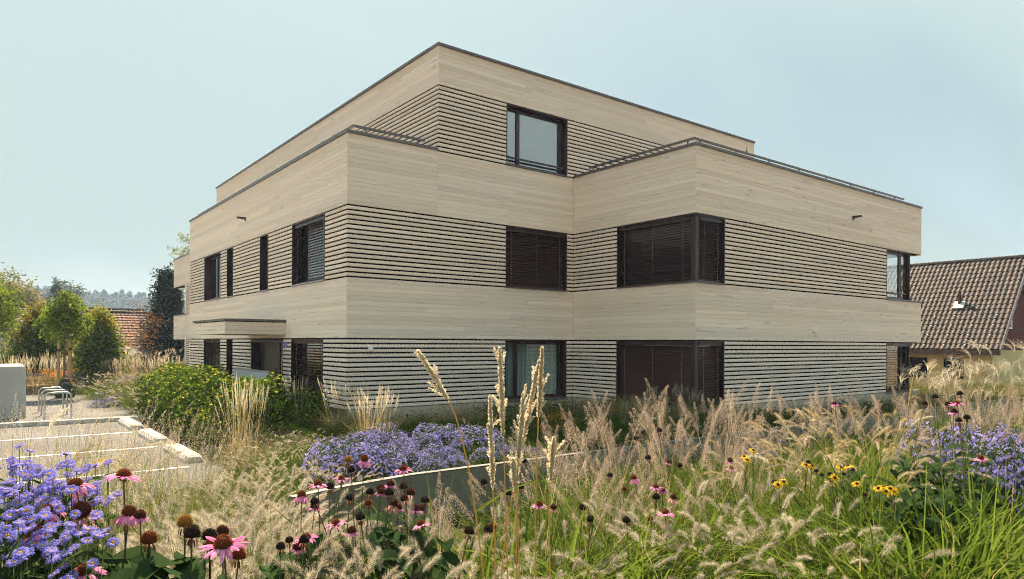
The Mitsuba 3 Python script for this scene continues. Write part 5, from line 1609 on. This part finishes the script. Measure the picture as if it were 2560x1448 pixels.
grass('sedge', 'sedge_tuft', 'bright green grass tuft low in front of the planter wall', 'bright green tufts before the planter wall', [(1090, 1285, 2.95), (1150, 1280, 3.0), (1215, 1270, 3.1), (1290, 1262, 3.2), (1370, 1240, 3.4), (1440, 1210, 3.6), (1520, 1170, 4.0), (1600, 1140, 4.4), (1560, 1230, 3.3), (1640, 1245, 3.2)], 1.4, lo=.6)
grass('airy', 'meadow_grass', 'thin airy meadow grass before the parking bays at the left', 'airy grasses before the parking bays',
      [(40, 1040, 4.6), (95, 1030, 5.0), (150, 1058, 5.2), (215, 1060, 5.6), (275, 1052, 6.0), (335, 1050, 6.4), (395, 1050, 6.8), (450, 1062, 7.0), (500, 1082, 7.2), (380, 1095, 5.4), (300, 1105, 5.0), (240, 1115, 4.6), (440, 1120, 5.4), (505, 1130, 6.0), (180, 1110, 4.4), (340, 1140, 4.4), (410, 1155, 4.2), (545, 1110, 7.2), (20, 1080, 4.0), (120, 1090, 4.4), (60, 1062, 5.6), (110, 1052, 6.2), (180, 1072, 6.0), (250, 1080, 6.4), (310, 1078, 6.6), (370, 1072, 7.0), (430, 1085, 7.0), (480, 1100, 6.4), (300, 1125, 5.2), (360, 1120, 5.6), (420, 1105, 6.0), (230, 1130, 5.0), (160, 1085, 5.4), (80, 1085, 5.0), (340, 1100, 6.2), (460, 1145, 5.2), (520, 1160, 5.2), (280, 1065, 7.2), (210, 1050, 7.2), (140, 1045, 7.4)], 1.1)
grass('diamond', 'diamond_grass', 'dull diamond grass in the shade between the wall and the garden window', 'shaded diamond grasses before the garden window', [(1100, 1000, 11.6), (1150, 1010, 11.2), (1205, 1000, 11.6), (1290, 1005, 11.8), (1345, 1000, 12.0), (1390, 1015, 11.8), (1440, 1000, 12.4), (1240, 1040, 10.8), (1320, 1045, 10.6), (1380, 1060, 10.2), (1175, 1045, 10.6), (1480, 1040, 11.4), (1540, 1020, 12), (1060, 1025, 11.4)])
grass('green', 'green_grass_clump', 'green grass clump among the fountain grasses at the left', 'green clumps among the fountain grasses', [(420, 1240, 3.5), (500, 1250, 3.3), (570, 1215, 4.1), (640, 1255, 3.3), (700, 1262, 3.2), (470, 1310, 2.6), (560, 1300, 2.7), (650, 1315, 2.6), (380, 1180, 4.6), (450, 1170, 5.0), (320, 1170, 4.4), (520, 1345, 2.4)], .9)
grass('feather', 'feather_grass', 'arching pale feather grass in front of the concrete block at the left edge', None, [(62, 1018, 4.2, (-8, 0))], 1.1)
grass('airy', 'meadow_grass', 'brownish airy grass in the shade before the garden front', 'airy grasses in the shade before the garden front',
      [(1045, 1012, 12.6), (1095, 1002, 12.8), (1150, 990, 13.2), (1205, 985, 13.6), (1240, 1010, 13.0), (1290, 995, 14.0), (1340, 1000, 14.4), (1385, 990, 15), (1425, 1005, 15.0), (1180, 1030, 12.0), (1120, 1040, 11.6), (1300, 1040, 12.0), (1350, 1060, 11.0), (1250, 1060, 11.0), (1430, 1060, 11.6), (1480, 1070, 11.6), (1540, 1060, 12),
       (1820, 990, 14.5), (1900, 980, 15.5), (1980, 975, 16.5), (2060, 970, 17.5), (2140, 965, 18.5), (2230, 960, 19.5), (1860, 1010, 13.4), (1950, 1000, 14.5), (2040, 990, 15.5), (2130, 985, 16.5)])
grass('fountain', 'fountain_grass', 'pale bushy fountain grass along the far side of the paved path', 'fountain grasses along the paved path',
      [(255, 922, 25), (300, 915, 24), (345, 908, 23), (390, 908, 22), (425, 905, 21.5), (285, 940, 22.5), (330, 936, 21.5), (375, 934, 20.5), (240, 940, 25), (400, 955, 19.6), (350, 965, 19.8), (215, 930, 27), (385, 990, 18.6)], 1.3)

# the tall stems close to the camera, each plume a part
TG = thing('feather_reed_grass', 'tall cream coloured plumes rising close to the camera in front of the garden front', 'grass')
NP = [((1047, 880), (1122, 1002), 1.60), ((1249, 872), (1258, 1092), 1.62), ((1355, 873), (1346, 1046), 1.66), ((1347, 905), (1290, 1185), 1.60), ((1309, 985), (1296, 1150), 1.57), ((1225, 1000), (1232, 1222), 1.60), ((1384, 1098), (1376, 1205), 1.70), ((1283, 1150), (1290, 1235), 1.6)]
foot = np.array([0.10, 1.66, 0])
foot[2] = float(soil_z(foot[0], foot[1]))
for i, ((u0, v0), (u1, v1), y) in enumerate(NP):
    a, b = ray(u0, v0, y), ray(u1, v1, y + rng.normal(0, .02))
    g = foot + [rng.normal(0, .05) + (b[0] - .05) * .35, rng.normal(0, .05), 0]
    t = np.linspace(0, 1, 12)[:, None]
    ctrl = b + (b - a) * (2.2 if i else 1.2)
    P = g * (1 - t) ** 2 + ctrl * 2 * t * (1 - t) + b * t ** 2
    v_, f_ = tube(P, np.linspace(.0026, .0016, 12), 6, caps=False)
    put(TG, 'stem', (v_, f_), 'plume', color=np.tile((.50, .36, .16), (len(v_), 1)), smooth=True)
    L = np.linalg.norm(a - b)
    st2 = np.stack([b - (a - b) * .02, b])[None]
    q = merge([plume(st2, (L, L), 1900, .0130, .42, .0012, CREAM, 'spindle', blen=.0072), plume(st2, (L * .92, L * .92), 700, .0075, .5, .0009, CREAM + GOLD[:1], 'spindle', blen=.006)])
    # little tufts standing off the axis give the outline its steps
    tf = []
    for w in range(9):
        r = rng.uniform(.05, .88)
        p = b + (a - b) * r
        d = unit(unit(a - b) + rng.normal(0, .28, 3))
        s2 = np.stack([p - d * .004, p])[None]
        tf.append(plume(s2, (.030, .048), 120, .006, .45, .0010, CREAM, 'spindle', blen=.006))
    put3(TG, 'plume', merge([q] + tf), 'plume')
fol = tuft(26, .06, (.6, 1.05), (.006, .010), (.25, .12), (1.1, .5), LIME + GREEN, LIME + STRAW)
put3(TG, 'foliage', (fol[0] + foot, fol[1], fol[2]), 'leaf')
for (u0, v0), (u1, v1) in (((1255, 1232), (1385, 1182)), ((1180, 1290), (1285, 1205))):
    a, b = ray(u0, v0, 1.62), ray(u1, v1, 1.7)
    put3(TG, 'leaf', blade_leaf(a, b - a, np.linalg.norm(b - a) * 1.05, .011, LIME, .12), 'leaf')
SG = thing('feather_reed_grass', 'single golden plume standing upright above the feather grass at the right', 'grass')
a, b = ray(2286, 935, 4.6), ray(2268, 1035, 4.6)
g = np.array([b[0], b[1], float(soil_z(b[0], b[1]))])
v_, f_ = tube([g, (g + b) / 2 + [.02, 0, 0], b], [.003, .0026, .002], 6, caps=False)
put(SG, 'stem', (v_, f_), 'plume', color=np.tile((.5, .38, .16), (len(v_), 1)))
put3(SG, 'plume', plume(np.stack([b - (a - b) * .05, b])[None], (.27, .27), 1600, .020, .35, .0014, GOLD + CREAM, 'spindle', blen=.009), 'plume')

# broad leaved dark plants at the right, orange flowers in the shade
parts = {}
for i in range(26):
    a_ = i * 2.4 + rng.normal(0, .3)
    p = np.array([rng.normal(0, .10), rng.normal(0, .10), .04 + .44 * i / 26])
    parts['leaf' if i == 0 else f'leaf_{i:03d}'] = (blade_leaf(p, [math.cos(a_), math.sin(a_), rng.uniform(.1, .8)], rng.uniform(.17, .27), rng.uniform(.060, .095), [(.04, .075, .028), (.055, .10, .035), (.03, .055, .022)], rng.uniform(.3, .9)), 'leaf')
group_of('proto_leafy', parts)
for u, v, y in ((2110, 1135, 4.2), (2170, 1110, 4.5), (2235, 1090, 4.5), (2300, 1075, 4.5), (2365, 1085, 4.4), (2420, 1100, 4.4), (2270, 1130, 4.0), (2340, 1140, 3.9), (2400, 1150, 3.8), (2200, 1160, 3.8), (2380, 1040, 4.8), (2320, 1160, 3.6)):
    topped('proto_leafy', .58, 'leafy_plant', 'dark green broad leaved plant below the black seed heads at the right', 'plant', 'broad leaved plants at the right', u, v + 30, y, .8)
for u, v, y in ((160, 1290, 1.85), (225, 1300, 1.75), (300, 1310, 1.8), (370, 1325, 1.85), (260, 1345, 1.65), (330, 1350, 1.68), (200, 1370, 1.62), (410, 1360, 1.75), (480, 1380, 1.75), (840, 1270, 2.8), (920, 1275, 2.8), (1000, 1275, 2.8), (780, 1310, 2.6), (1060, 1290, 2.8), (900, 1240, 3.1), (980, 1235, 3.2), (290, 1390, 1.6), (380, 1400, 1.62)):
    topped('proto_leafy', .58, 'leafy_plant', ('dark coneflower leaves at the bottom left' if u < 600 else 'dark coneflower leaves before the planter wall'), 'plant', 'coneflower leaves ' + ('at the left' if u < 600 else 'before the planter wall'), u, v - (55 if u < 600 else 10), y, 1.0 if u < 600 else .85, hi=2.6)
lv_ = []
n = 150
p = np.stack([rng.normal(0, .22, n), rng.normal(0, .22, n), rng.uniform(.25, .55, n)], -1)
pt = leaves(np.repeat(p, 5, 0) + rng.normal(0, .008, (n * 5, 3)), .017, [(.85, .30, .03), (.75, .20, .02), (.9, .45, .05)], .7, .3)
P = np.stack([p * [.4, .4, 0], p * [.8, .8, .6], p], 1)
group_of('proto_orange', {'flower_heads': (pt, 'petal'), 'foliage': (merge([ribbons(P, np.full((n, 3), .002), pick(OLIVE, n), pick(GREEN, n)), leaves(np.stack([rng.normal(0, .22, 500), rng.normal(0, .22, 500), rng.uniform(.02, .42, 500)], -1), .045, GREEN + OLIVE, .3)]), 'leaf')})
for u, v, y in ((1375, 1035, 12.2), (1405, 1030, 12.4), (1430, 1045, 12.2), (1395, 1062, 11.4), (1425, 1075, 11.2), (1360, 1070, 11.2), (160, 925, 27.2), (128, 922, 27.2)):
    topped('proto_orange', .55, 'orange_flower', 'clump of small orange flowers ' + ('in the shade before the garden window' if u > 900 else 'behind the bench at the left'), 'flower', 'orange flowers ' + ('in the shade' if u > 900 else 'behind the bench'), u, v, y, 1.0)

# undergrowth that closes the beds: nobody could count it
nm, used = 'undergrowth', 0
labels[nm] = {'label': 'mixed low grass and leaves covering the soil of the flower beds', 'category': 'grass', 'kind': 'stuff'}


def undergrow(x, y, sc, tall=1.0, dry=False):
    global used
    used += 1
    key = f'{nm}__{used:03d}'
    instance(key, f'proto_dry_{rnd(3)}' if dry else f'proto_meadow_{rnd(4)}', T().translate([float(x), float(y), float(soil_z(x, y))]).rotate([0, 0, 1], float(rng.uniform(0, 360))).scale([sc, sc, sc * tall]))


for y in np.arange(1.5, 14.0, .36):
    for x in np.arange(-0.82 * y - .6, .82 * y + .6, .36):
        px, py = x + rng.normal(0, .1), y + rng.normal(0, .1)
        s, t = local(px, py)
        wt = float(wall_t(s))
        u = PU + FOCAL * px / py
        if s < -3.05 and t > -3.9 and t < 8:
            continue
        if s < -3.0 and t > -3.9:
            continue
        if t < wt - .12 or s < -5.6:
            if 760 < u < 1380 and py > 3.6:
                undergrow(px, py, rng.uniform(.35, .5), .7)
            else:
                undergrow(px, py, rng.uniform(.75, 1.15), 1.0 if u > 760 else .8)
        elif t > wt + .25 and (t < -.4 if s < S2 - .6 else t < -LR - .4):
            edge = -t if s < S2 else -LR - t
            undergrow(px, py, rng.uniform(.6, .95), .55 if s > -1.5 else .38, dry=rng.uniform() < (.9 if edge < 3.6 and s > -1.2 else 0)) if edge > (1.1 if s > -.5 else 0) else None
for y in np.arange(14.0, 30.0, .8):
    for x in np.arange(-1.0 * y, .9 * y, .8):
        px, py = x + rng.normal(0, .2), y + rng.normal(0, .2)
        s, t = local(px, py)
        ok = (-2.4 < s < -.3 and -.5 < t < 24) or (-7 < s < 2 and 21 < t < 27) or (-13 < s < -3.2 and 21.2 < t < 25) or (s > S2 + .5 and -7 < t < -LR - .4) or (s > 19.5 and -7 < t < 6) or (-.3 < s < S2 - .6 and -7 < t < -.4)
        if ok and abs(px) < .85 * py:
            undergrow(px, py, rng.uniform(1.2, 1.7), .6, dry=rng.uniform() < .5)
for s in np.arange(-12.8, -3.2, .45):
    x, y, _ = W(s, 20.0 + rng.normal(0, .15), 0)
    used += 1
    instance(f'{nm}__{used:03d}', f'proto_meadow_{rnd(4)}', T().translate([float(x), float(y), .44]).rotate([0, 0, 1], float(rng.uniform(0, 360))).scale([.9, .9, .8]))

# ------------------------------------------------------------------ hedge, shrubs, trees
H_ = thing('hornbeam_hedge', 'dense green hornbeam hedge with sunlit leaves in front of the entrance', 'hedge')
axis = np.array([(-2.15, 9.2), (-2.2, 6), (-2.2, 2.2), (-2.0, 0.6), (-1.2, -.4), (-.75, -.75)])
seg = np.linalg.norm(np.diff(axis, axis=0), axis=1)
acc = np.concatenate([[0], np.cumsum(seg)])


def along(d):
    return np.stack([np.interp(d, acc, axis[:, 0]), np.interp(d, acc, axis[:, 1])], -1)


def hedge_cloud(n, shell, size, pal):
    d = rng.uniform(0, acc[-1], n)
    a = rng.uniform(-.25, np.pi + .25, n)
    r = (1 - rng.uniform(0, 1, n) ** 1.6 * shell)
    bump = meshkit.fbm(np.stack([d * 1.6, a * 1.4, d * 0], -1), 3)
    w, h = .62 * (.75 + .55 * bump), np.interp(d, acc, [1.12, 1.34, 1.22, 1.10, 1.00, .85]) * (.80 + .38 * bump)
    p = along(d) + (along(d + .05) - along(d - .05))[:, ::-1] * np.array([1, -1]) / .1 * (np.cos(a) * r * w)[:, None]
    z = .15 + np.clip(np.sin(a), 0, 1) ** .6 * r * (h - .15) * np.where(np.sin(a) < .05, 1, 1)
    z = np.where(rng.uniform(0, 1, n) < .45, .05 + rng.uniform(0, 1, n) * (h - .1) * np.sqrt(np.clip(1 - (np.cos(a) * .9) ** 4, .1, 1)), z)
    x, y = ORG[0] + p[:, 0] * AX[0] + p[:, 1] * LX[0], ORG[1] + p[:, 0] * AX[1] + p[:, 1] * LX[1]
    return np.stack([x, y, z + soil_z(x, y) * .8], -1)


HG = [(.040, .078, .012), (.065, .115, .016), (.12, .19, .022), (.030, .058, .010)]
hl = hedge_cloud(11000, .45, .07, HG)
put3(H_, 'foliage', merge([leaves(hl, .085, HG, .58, .45), leaves(hedge_cloud(1500, .10, .07, HG) + [0, 0, .04], .085, LIME, .58, .5), leaves(hedge_cloud(900, .12, .07, HG) + [0, 0, .03], .075, [(.42, .40, .05), (.50, .42, .06), (.34, .36, .05)], .58, .5)]), 'leaf', kind='stuff')
sk = []
for i in range(90):
    d = rng.uniform(0, acc[-1])
    q = along(np.array([d]))[0]
    b = np.array(W(q[0] + rng.normal(0, .12), q[1], 0))
    b[2] = float(soil_z(b[0], b[1])) - .05
    sk.append(tube([b, b + [rng.normal(0, .12), rng.normal(0, .12), .55], b + [rng.normal(0, .28), rng.normal(0, .28), 1.05]], [.014, .009, .004], 5, caps=False))
put(H_, 'stems', join(sk), 'bark')


def tree(name, label, cat, base, trunk_top, crown_c, crown_r, nclump, per, size, pal, trunk_r, pal2=None, group=None, spread=.16, taper=1.0, flat=.8, aspect=.55, crown_low=0.25, shape='round'):
    k = thing(name, label, cat, group)
    base, c, R = np.array(base, float), np.array(crown_c, float), np.array(crown_r, float)
    d = unit(rng.normal(0, 1, (nclump, 3)))
    r = rng.uniform(0, 1, nclump) ** .45
    p = d * r[:, None]
    if shape == 'cone':
        h = rng.uniform(0, 1, nclump) ** 1.3
        a = rng.uniform(0, 2 * np.pi, nclump)
        q = (1 - h) ** .8 * np.sqrt(rng.uniform(.25, 1, nclump))
        p = np.stack([q * np.cos(a), q * np.sin(a), h * 2 - 1], -1)
    if shape == 'egg':
        p[:, :2] *= (1.05 - .55 * np.clip(p[:, 2:], -1, 1))
    p = c + p * R * (.78 + .44 * meshkit.fbm(p * 1.7 + base.sum(), 3)[:, None])
    tt = np.array([base[0] + (c[0] - base[0]) * .9, base[1] + (c[1] - base[1]) * .9, c[2] + R[2] * .55])
    tr = [tube([base, base * .6 + tt * .4 + rng.normal(0, .01, 3) * R[0], tt], [trunk_r, trunk_r * .75, trunk_r * .15], 8)]
    for i in range(0, nclump, max(1, nclump // 70)):
        e = p[i]
        s = np.clip((e[2] - trunk_top - .2 * R[2]) / max(tt[2] - trunk_top, .1), 0.02, .9)
        b = np.array([base[0] + (tt[0] - base[0]) * s, base[1] + (tt[1] - base[1]) * s, trunk_top + (tt[2] - trunk_top) * s])
        tr.append(tube([b, (b + e) / 2 + [0, 0, -.05 * R[2]], e], [trunk_r * .32, trunk_r * .2, trunk_r * .06], 5, caps=False))
    put(k, 'trunk', join(tr), 'bark')
    lp = np.repeat(p, per, 0) + rng.normal(0, 1, (nclump * per, 3)) * R.mean() * spread * [1, 1, .8]
    m = leaves(lp, size, pal, aspect, flat)
    if pal2 is not None:                                                # some clumps have turned colour
        turn = np.repeat((meshkit.fbm((p - c) / R * 1.3 + 5, 2) + .35 * (p[:, 2] - c[2]) / R[2]) > .62, per)
        cc = m[2].reshape(-1, 6, 3)
        cc[turn] = pick(pal2, int(turn.sum()))[:, None]
    put3(k, 'crown', m, 'leaf')
    return k


TG_ = [(.15, .22, .028), (.22, .29, .04), (.10, .16, .022), (.28, .32, .055)]
b = np.array(W(-3.92, 16.25, .1))
ST = tree('young_tree', 'young staked tree with a bright green crown beside the bicycle stands', 'tree', b, 2.15, b + [0.02, 0, 2.95], (.80, .80, 1.02), 190, 20, .115, TG_, .045, spread=.12, shape='egg')
for ds, zt, lab in ((-.18, 2.10, 'left wooden stake of the young tree'), (.18, 2.14, 'right wooden stake of the young tree')):
    key = thing('tree_stake', lab, 'stake')
    x, y, _ = W(-3.92 + ds, 16.05, 0)
    v_, f_ = tube([[x, y, .05], [x, y, zt], [x, y, zt + .015]], [.058, .054, .045], 10)
    put(key, 'post', (v_, f_), 'stake_wood', smooth=40)
    put(key, 'tie', tube([[x, y, zt - .30], [x, y, zt - .22]], .062, 10), 'black_rubber')
WB = thing('watering_bag', 'dark green watering bag wrapped round the foot of the young tree', 'watering bag')
v_, f_ = revolve([(.30, .10), (.33, .25), (.26, .55), (.12, .78), (.06, .80)], 14)
v_ = v_ * [1, 1, 1] + [b[0] + .12, b[1] - .1, 0]
scene['dark_fabric'] = principled((.018, .032, .022), .7)
scene[WB] = mikit.ply((v_ + .012 * np.sin(v_[:, [1, 2, 0]] * 40), f_), 'dark_fabric', smooth=50)

e = ray(-8, 845, 22.0)
tree('young_tree', 'young tree cut off by the left edge, its bright leaves reaching into the picture', 'tree', (e[0], e[1], 0), 1.9, (e[0], e[1], 3.2), (.72, .72, 1.15), 110, 22, .085, TG_, .05, spread=.14)
HB = [(.085, .135, .02), (.14, .20, .03), (.06, .10, .018), (.21, .25, .04)]
for u, v0, v1, y, rx, lab, p2 in ((96, 772, 900, 30, 1.05, 'bushy hornbeam with orange tinged tips left of the young staked tree', [(.24, .17, .03), (.22, .19, .035), (.20, .20, .035)]), (250, 772, 900, 30, .85, 'upright dark green hornbeam with yellow green tips right of the young staked tree', [(.28, .28, .04), (.34, .30, .05)])):
    t_, g_ = ray(u, v0, y), ray(u, v1, y)
    z0 = -.4
    tree('hornbeam', lab, 'tree', (t_[0], y, z0), z0 + .3, (t_[0], y, (t_[2] + z0) / 2 + .2), (rx, rx, (t_[2] - z0) / 2), 380, 26, .135, HB, .06, p2, spread=.15, shape='egg')
t_ = ray(420, 700, 42)
tree('conifer', 'dark blue green conifer beside the far end of the apartment building', 'tree', (t_[0], 42, -.8), .6, (t_[0], 42, (t_[2] - .3) / 2), (1.6, 1.6, (t_[2] + .5) / 2), 1000, 22, .24, [(.030, .048, .036), (.042, .060, .046), (.022, .036, .028)], .14, spread=.13, flat=1.2, aspect=.30, shape='cone')
t_ = ray(352, 748, 34)
tree('rowan', 'small sparse tree with rusty orange leaves before the dark conifer', 'tree', (t_[0], 34, -.4), 1.0, (t_[0], 34, 2.35), (1.15, 1.15, 1.75), 90, 7, .085, [(.36, .15, .05), (.45, .20, .07), (.22, .14, .05)], .05, spread=.17)
t_ = ray(462, 600, 34)
tree('slender_tree', 'thin treetop peeping out behind the far balcony of the building', 'tree', (t_[0] - .0, 46, -1), 4.5, (ray(462, 622, 46)[0], 46, 8.2), (.75, .75, 1.2), 26, 12, .16, OLIVE + TG_, .07, spread=.2)
t_ = ray(-5, 700, 70)
tree('broad_tree', 'large olive green tree above the dark roof at the left edge', 'tree', (t_[0], 74, -2), 2, (ray(2, 735, 74)[0], 74, 6.2), (3.8, 3.0, 3.6), 300, 18, .36, [(.12, .13, .04), (.17, .165, .055), (.09, .10, .03)], .25, [(.22, .19, .055), (.19, .16, .05)], spread=.14)
tree('broad_tree', 'olive tree with yellowing leaves right of the large tree at the left edge', 'tree', (ray(70, 700, 78)[0], 78, -2), 2, (ray(68, 745, 78)[0], 78, 5.4), (2.2, 2.0, 2.9), 130, 16, .28, [(.15, .145, .045), (.21, .18, .06)], .2, [(.30, .24, .06)], spread=.16)
for u, v, lab, w in ((141, 700, 'tall slim tree standing alone above the red roofs, left of its neighbour', .9), (178, 702, 'tall tree with an open crown above the red roofs, right of a slim one', 1.9), (120, 738, 'small tree below the tall slim ones on the skyline at the left', 1.7)):
    y = 120
    t_ = ray(u, v, y)
    tree('skyline_tree', lab, 'tree', (t_[0], y, -2), t_[2] - 5.5, (t_[0], y, t_[2] - 2.2), (w, w, 2.4), 60, 12, .42, [(.065, .085, .05), (.085, .10, .055)], .16, spread=.2)
for i, (u, v0, y) in enumerate(((8, 850, 31), (38, 846, 31), (150, 846, 32.5), (200, 850, 32), (60, 862, 30), (290, 880, 32))):
    t_ = ray(u, v0, y)
    tree('dark_shrub', 'dark green shrub in the row behind the reed grass at the left', 'shrub', (t_[0], y, -.3), .1, (t_[0], y, (t_[2] - .3) / 2 + .1), (1.0, .9, (t_[2] + .5) / 2), 90, 20, .09, [(.045, .075, .022), (.06, .095, .028), (.08, .11, .03)], .04, group='dark shrubs behind the reed grass', spread=.17)

# ------------------------------------------------------------------ the wooded hill
hx, hy = np.linspace(-900, 420, 90), np.concatenate([np.linspace(330, 620, 22), np.linspace(660, 1500, 6)])


def hill_z(x, y):
    crest = 36 - .050 * (np.clip(x, -600, -200) + 383) + 4 * (meshkit.fbm(np.stack([x * .006, x * 0, x * 0], -1), 3) - .5)
    return (crest + 8) * sst(350, 560, y + 18 * np.sin(x * .013)) - 8


def forest_color(p, n, uv):
    a = fbm(p.x * .05, p.y * .05, p.z * .05, 4)
    return mix(mi.Color3f(.030, .048, .022), mi.Color3f(.085, .080, .035), smoothstep(.35, .7, a))


scene['forest_floor'] = rough(forest_color, .95, .1)
struct('hill', grid(hx, hy, hill_z), 'forest_floor', smooth=True)
PINE = [(.035, .050, .030), (.050, .065, .034), (.028, .040, .026)]
for k in range(4):
    hgt, bare = (9.0, .45) if k < 3 else (7.0, .2)
    cl = 34
    q = rng.uniform(0, 1, cl)
    a_ = rng.uniform(0, 2 * np.pi, cl)
    rr = (1.6 + .5 * k % 2) * np.sqrt(rng.uniform(.1, 1, cl)) * (1 - .55 * q)
    c = np.stack([rr * np.cos(a_), rr * np.sin(a_), hgt * (bare + (1 - bare) * q)], -1)
    lp = np.repeat(c, 14, 0) + rng.normal(0, .38, (cl * 14, 3))
    tr = tube([[0, 0, -1.5], [0, 0, hgt * .95]], [.22, .08], 5)
    group_of(f'proto_pine_{k}', {'crown': (leaves(lp, .75, PINE, .6, 1.0), 'plume'), 'trunk': ((tr[0], tr[1], np.tile((.06, .05, .04), (len(tr[0]), 1))), 'seed')})
    bl = np.repeat(unit(rng.normal(0, 1, (40, 3))) * [3.2, 3.2, 2.6], 10, 0) + rng.normal(0, .5, (400, 3)) + [0, 0, 2.0]
    group_of(f'proto_canopy_{k}', {'crown': (leaves(bl, 1.3, [(.04, .062, .028), (.07, .075, .03), (.10, .075, .03), (.05, .07, .03)][k:k + 2] or PINE, .7, 1.0), 'plume')})
for i, u in enumerate(np.concatenate([np.arange(96, 372, 6.2), np.arange(20, 92, 14)])):
    y = 548 + rng.uniform(-14, 14)
    x = (u + rng.normal(0, 2.2) - PU) / FOCAL * y
    sc = float(rng.uniform(.75, 1.30))
    z = float(hill_z(np.array(x), np.array(y)))
    planted(f'proto_pine_{rnd(4)}', 'pine_tree', 'distant pine standing on the crest of the wooded hill', 'tree', 'pines on the crest of the hill', x, y, sc, 1.0, z=z - .5)
labels['hill_forest'] = {'label': 'hazy mixed forest covering the slope of the far hill', 'category': 'forest', 'kind': 'stuff'}
n = 0
for y in np.arange(380, 560, 9.0):
    for u in np.arange(-120, 470, 1723 * 5.2 / y):
        n += 1
        yy = y + rng.normal(0, 2.5)
        x = (u + rng.normal(0, 5) - PU) / FOCAL * yy
        sc = float(rng.uniform(.7, 1.25))
        instance(f'hill_forest__{n:03d}', f'proto_canopy_{rnd(4)}', T().translate([float(x), float(yy), float(hill_z(np.array(x), np.array(yy))) - .8]).rotate([0, 0, 1], float(rng.uniform(0, 360))).scale(sc))

# ------------------------------------------------------------------ the air: far things fade
scene['air'] = {'type': 'homogeneous', 'albedo': {'type': 'rgb', 'value': [0.88, 0.93, 0.97]}, 'sigma_t': {'type': 'rgb', 'value': [0.00030, 0.00040, 0.00058]}}
scene['haze'] = {'type': 'cube', 'to_world': T().translate([-100.0, 700.0, 24.0]).scale([1100.0, 900.0, 27.0]), 'bsdf': {'type': 'null'}, 'interior': {'type': 'ref', 'id': 'air'}}
labels['haze'] = {'label': 'thin blue haze that veils the far hill', 'category': 'haze', 'kind': 'stuff'}
scene['camera']['medium'] = {'type': 'ref', 'id': 'air'}

# ------------------------------------------------------------------ members of small groups are told apart by their place in the row
ORD = ['leftmost', 'second from the left', 'third from the left', 'fourth from the left', 'fifth from the left', 'sixth from the left', 'seventh from the left', 'eighth from the left', 'ninth from the left', 'tenth from the left', 'eleventh from the left', 'twelfth from the left'] + [q + ' from the left' for q in ('thirteenth', 'fourteenth', 'fifteenth', 'sixteenth', 'seventeenth', 'eighteenth', 'nineteenth', 'twentieth')]


def column(k):
    for q in [k] + [n for n in scene if n.startswith(k + '__')]:
        d = scene.get(q, {})
        if 'to_world' in d:
            m = np.array(T(d['to_world']).matrix, float)[:3, 3]
            return m[0] / m[1]
        if d.get('type') == 'ply':
            v = meshkit.WRITTEN[d['filename']][0]
            return float(v[:, 0].mean() / v[:, 1].mean())
    return 0.0


shared = {}
for k, d in labels.items():
    if 'group' in d:
        shared.setdefault(d['label'], []).append(k)
for lab, ks in shared.items():
    if 2 <= len(ks) <= 20:
        ks.sort(key=column)
        for i, k in enumerate(ks):
            o = 'rightmost' if i == len(ks) - 1 else ORD[i]
            labels[k]['label'] = ' '.join((lab + ', ' + o).split()[:16]) if len((lab + ' ' + o).split()) <= 16 else o + ' ' + ' '.join(lab.split()[:10])
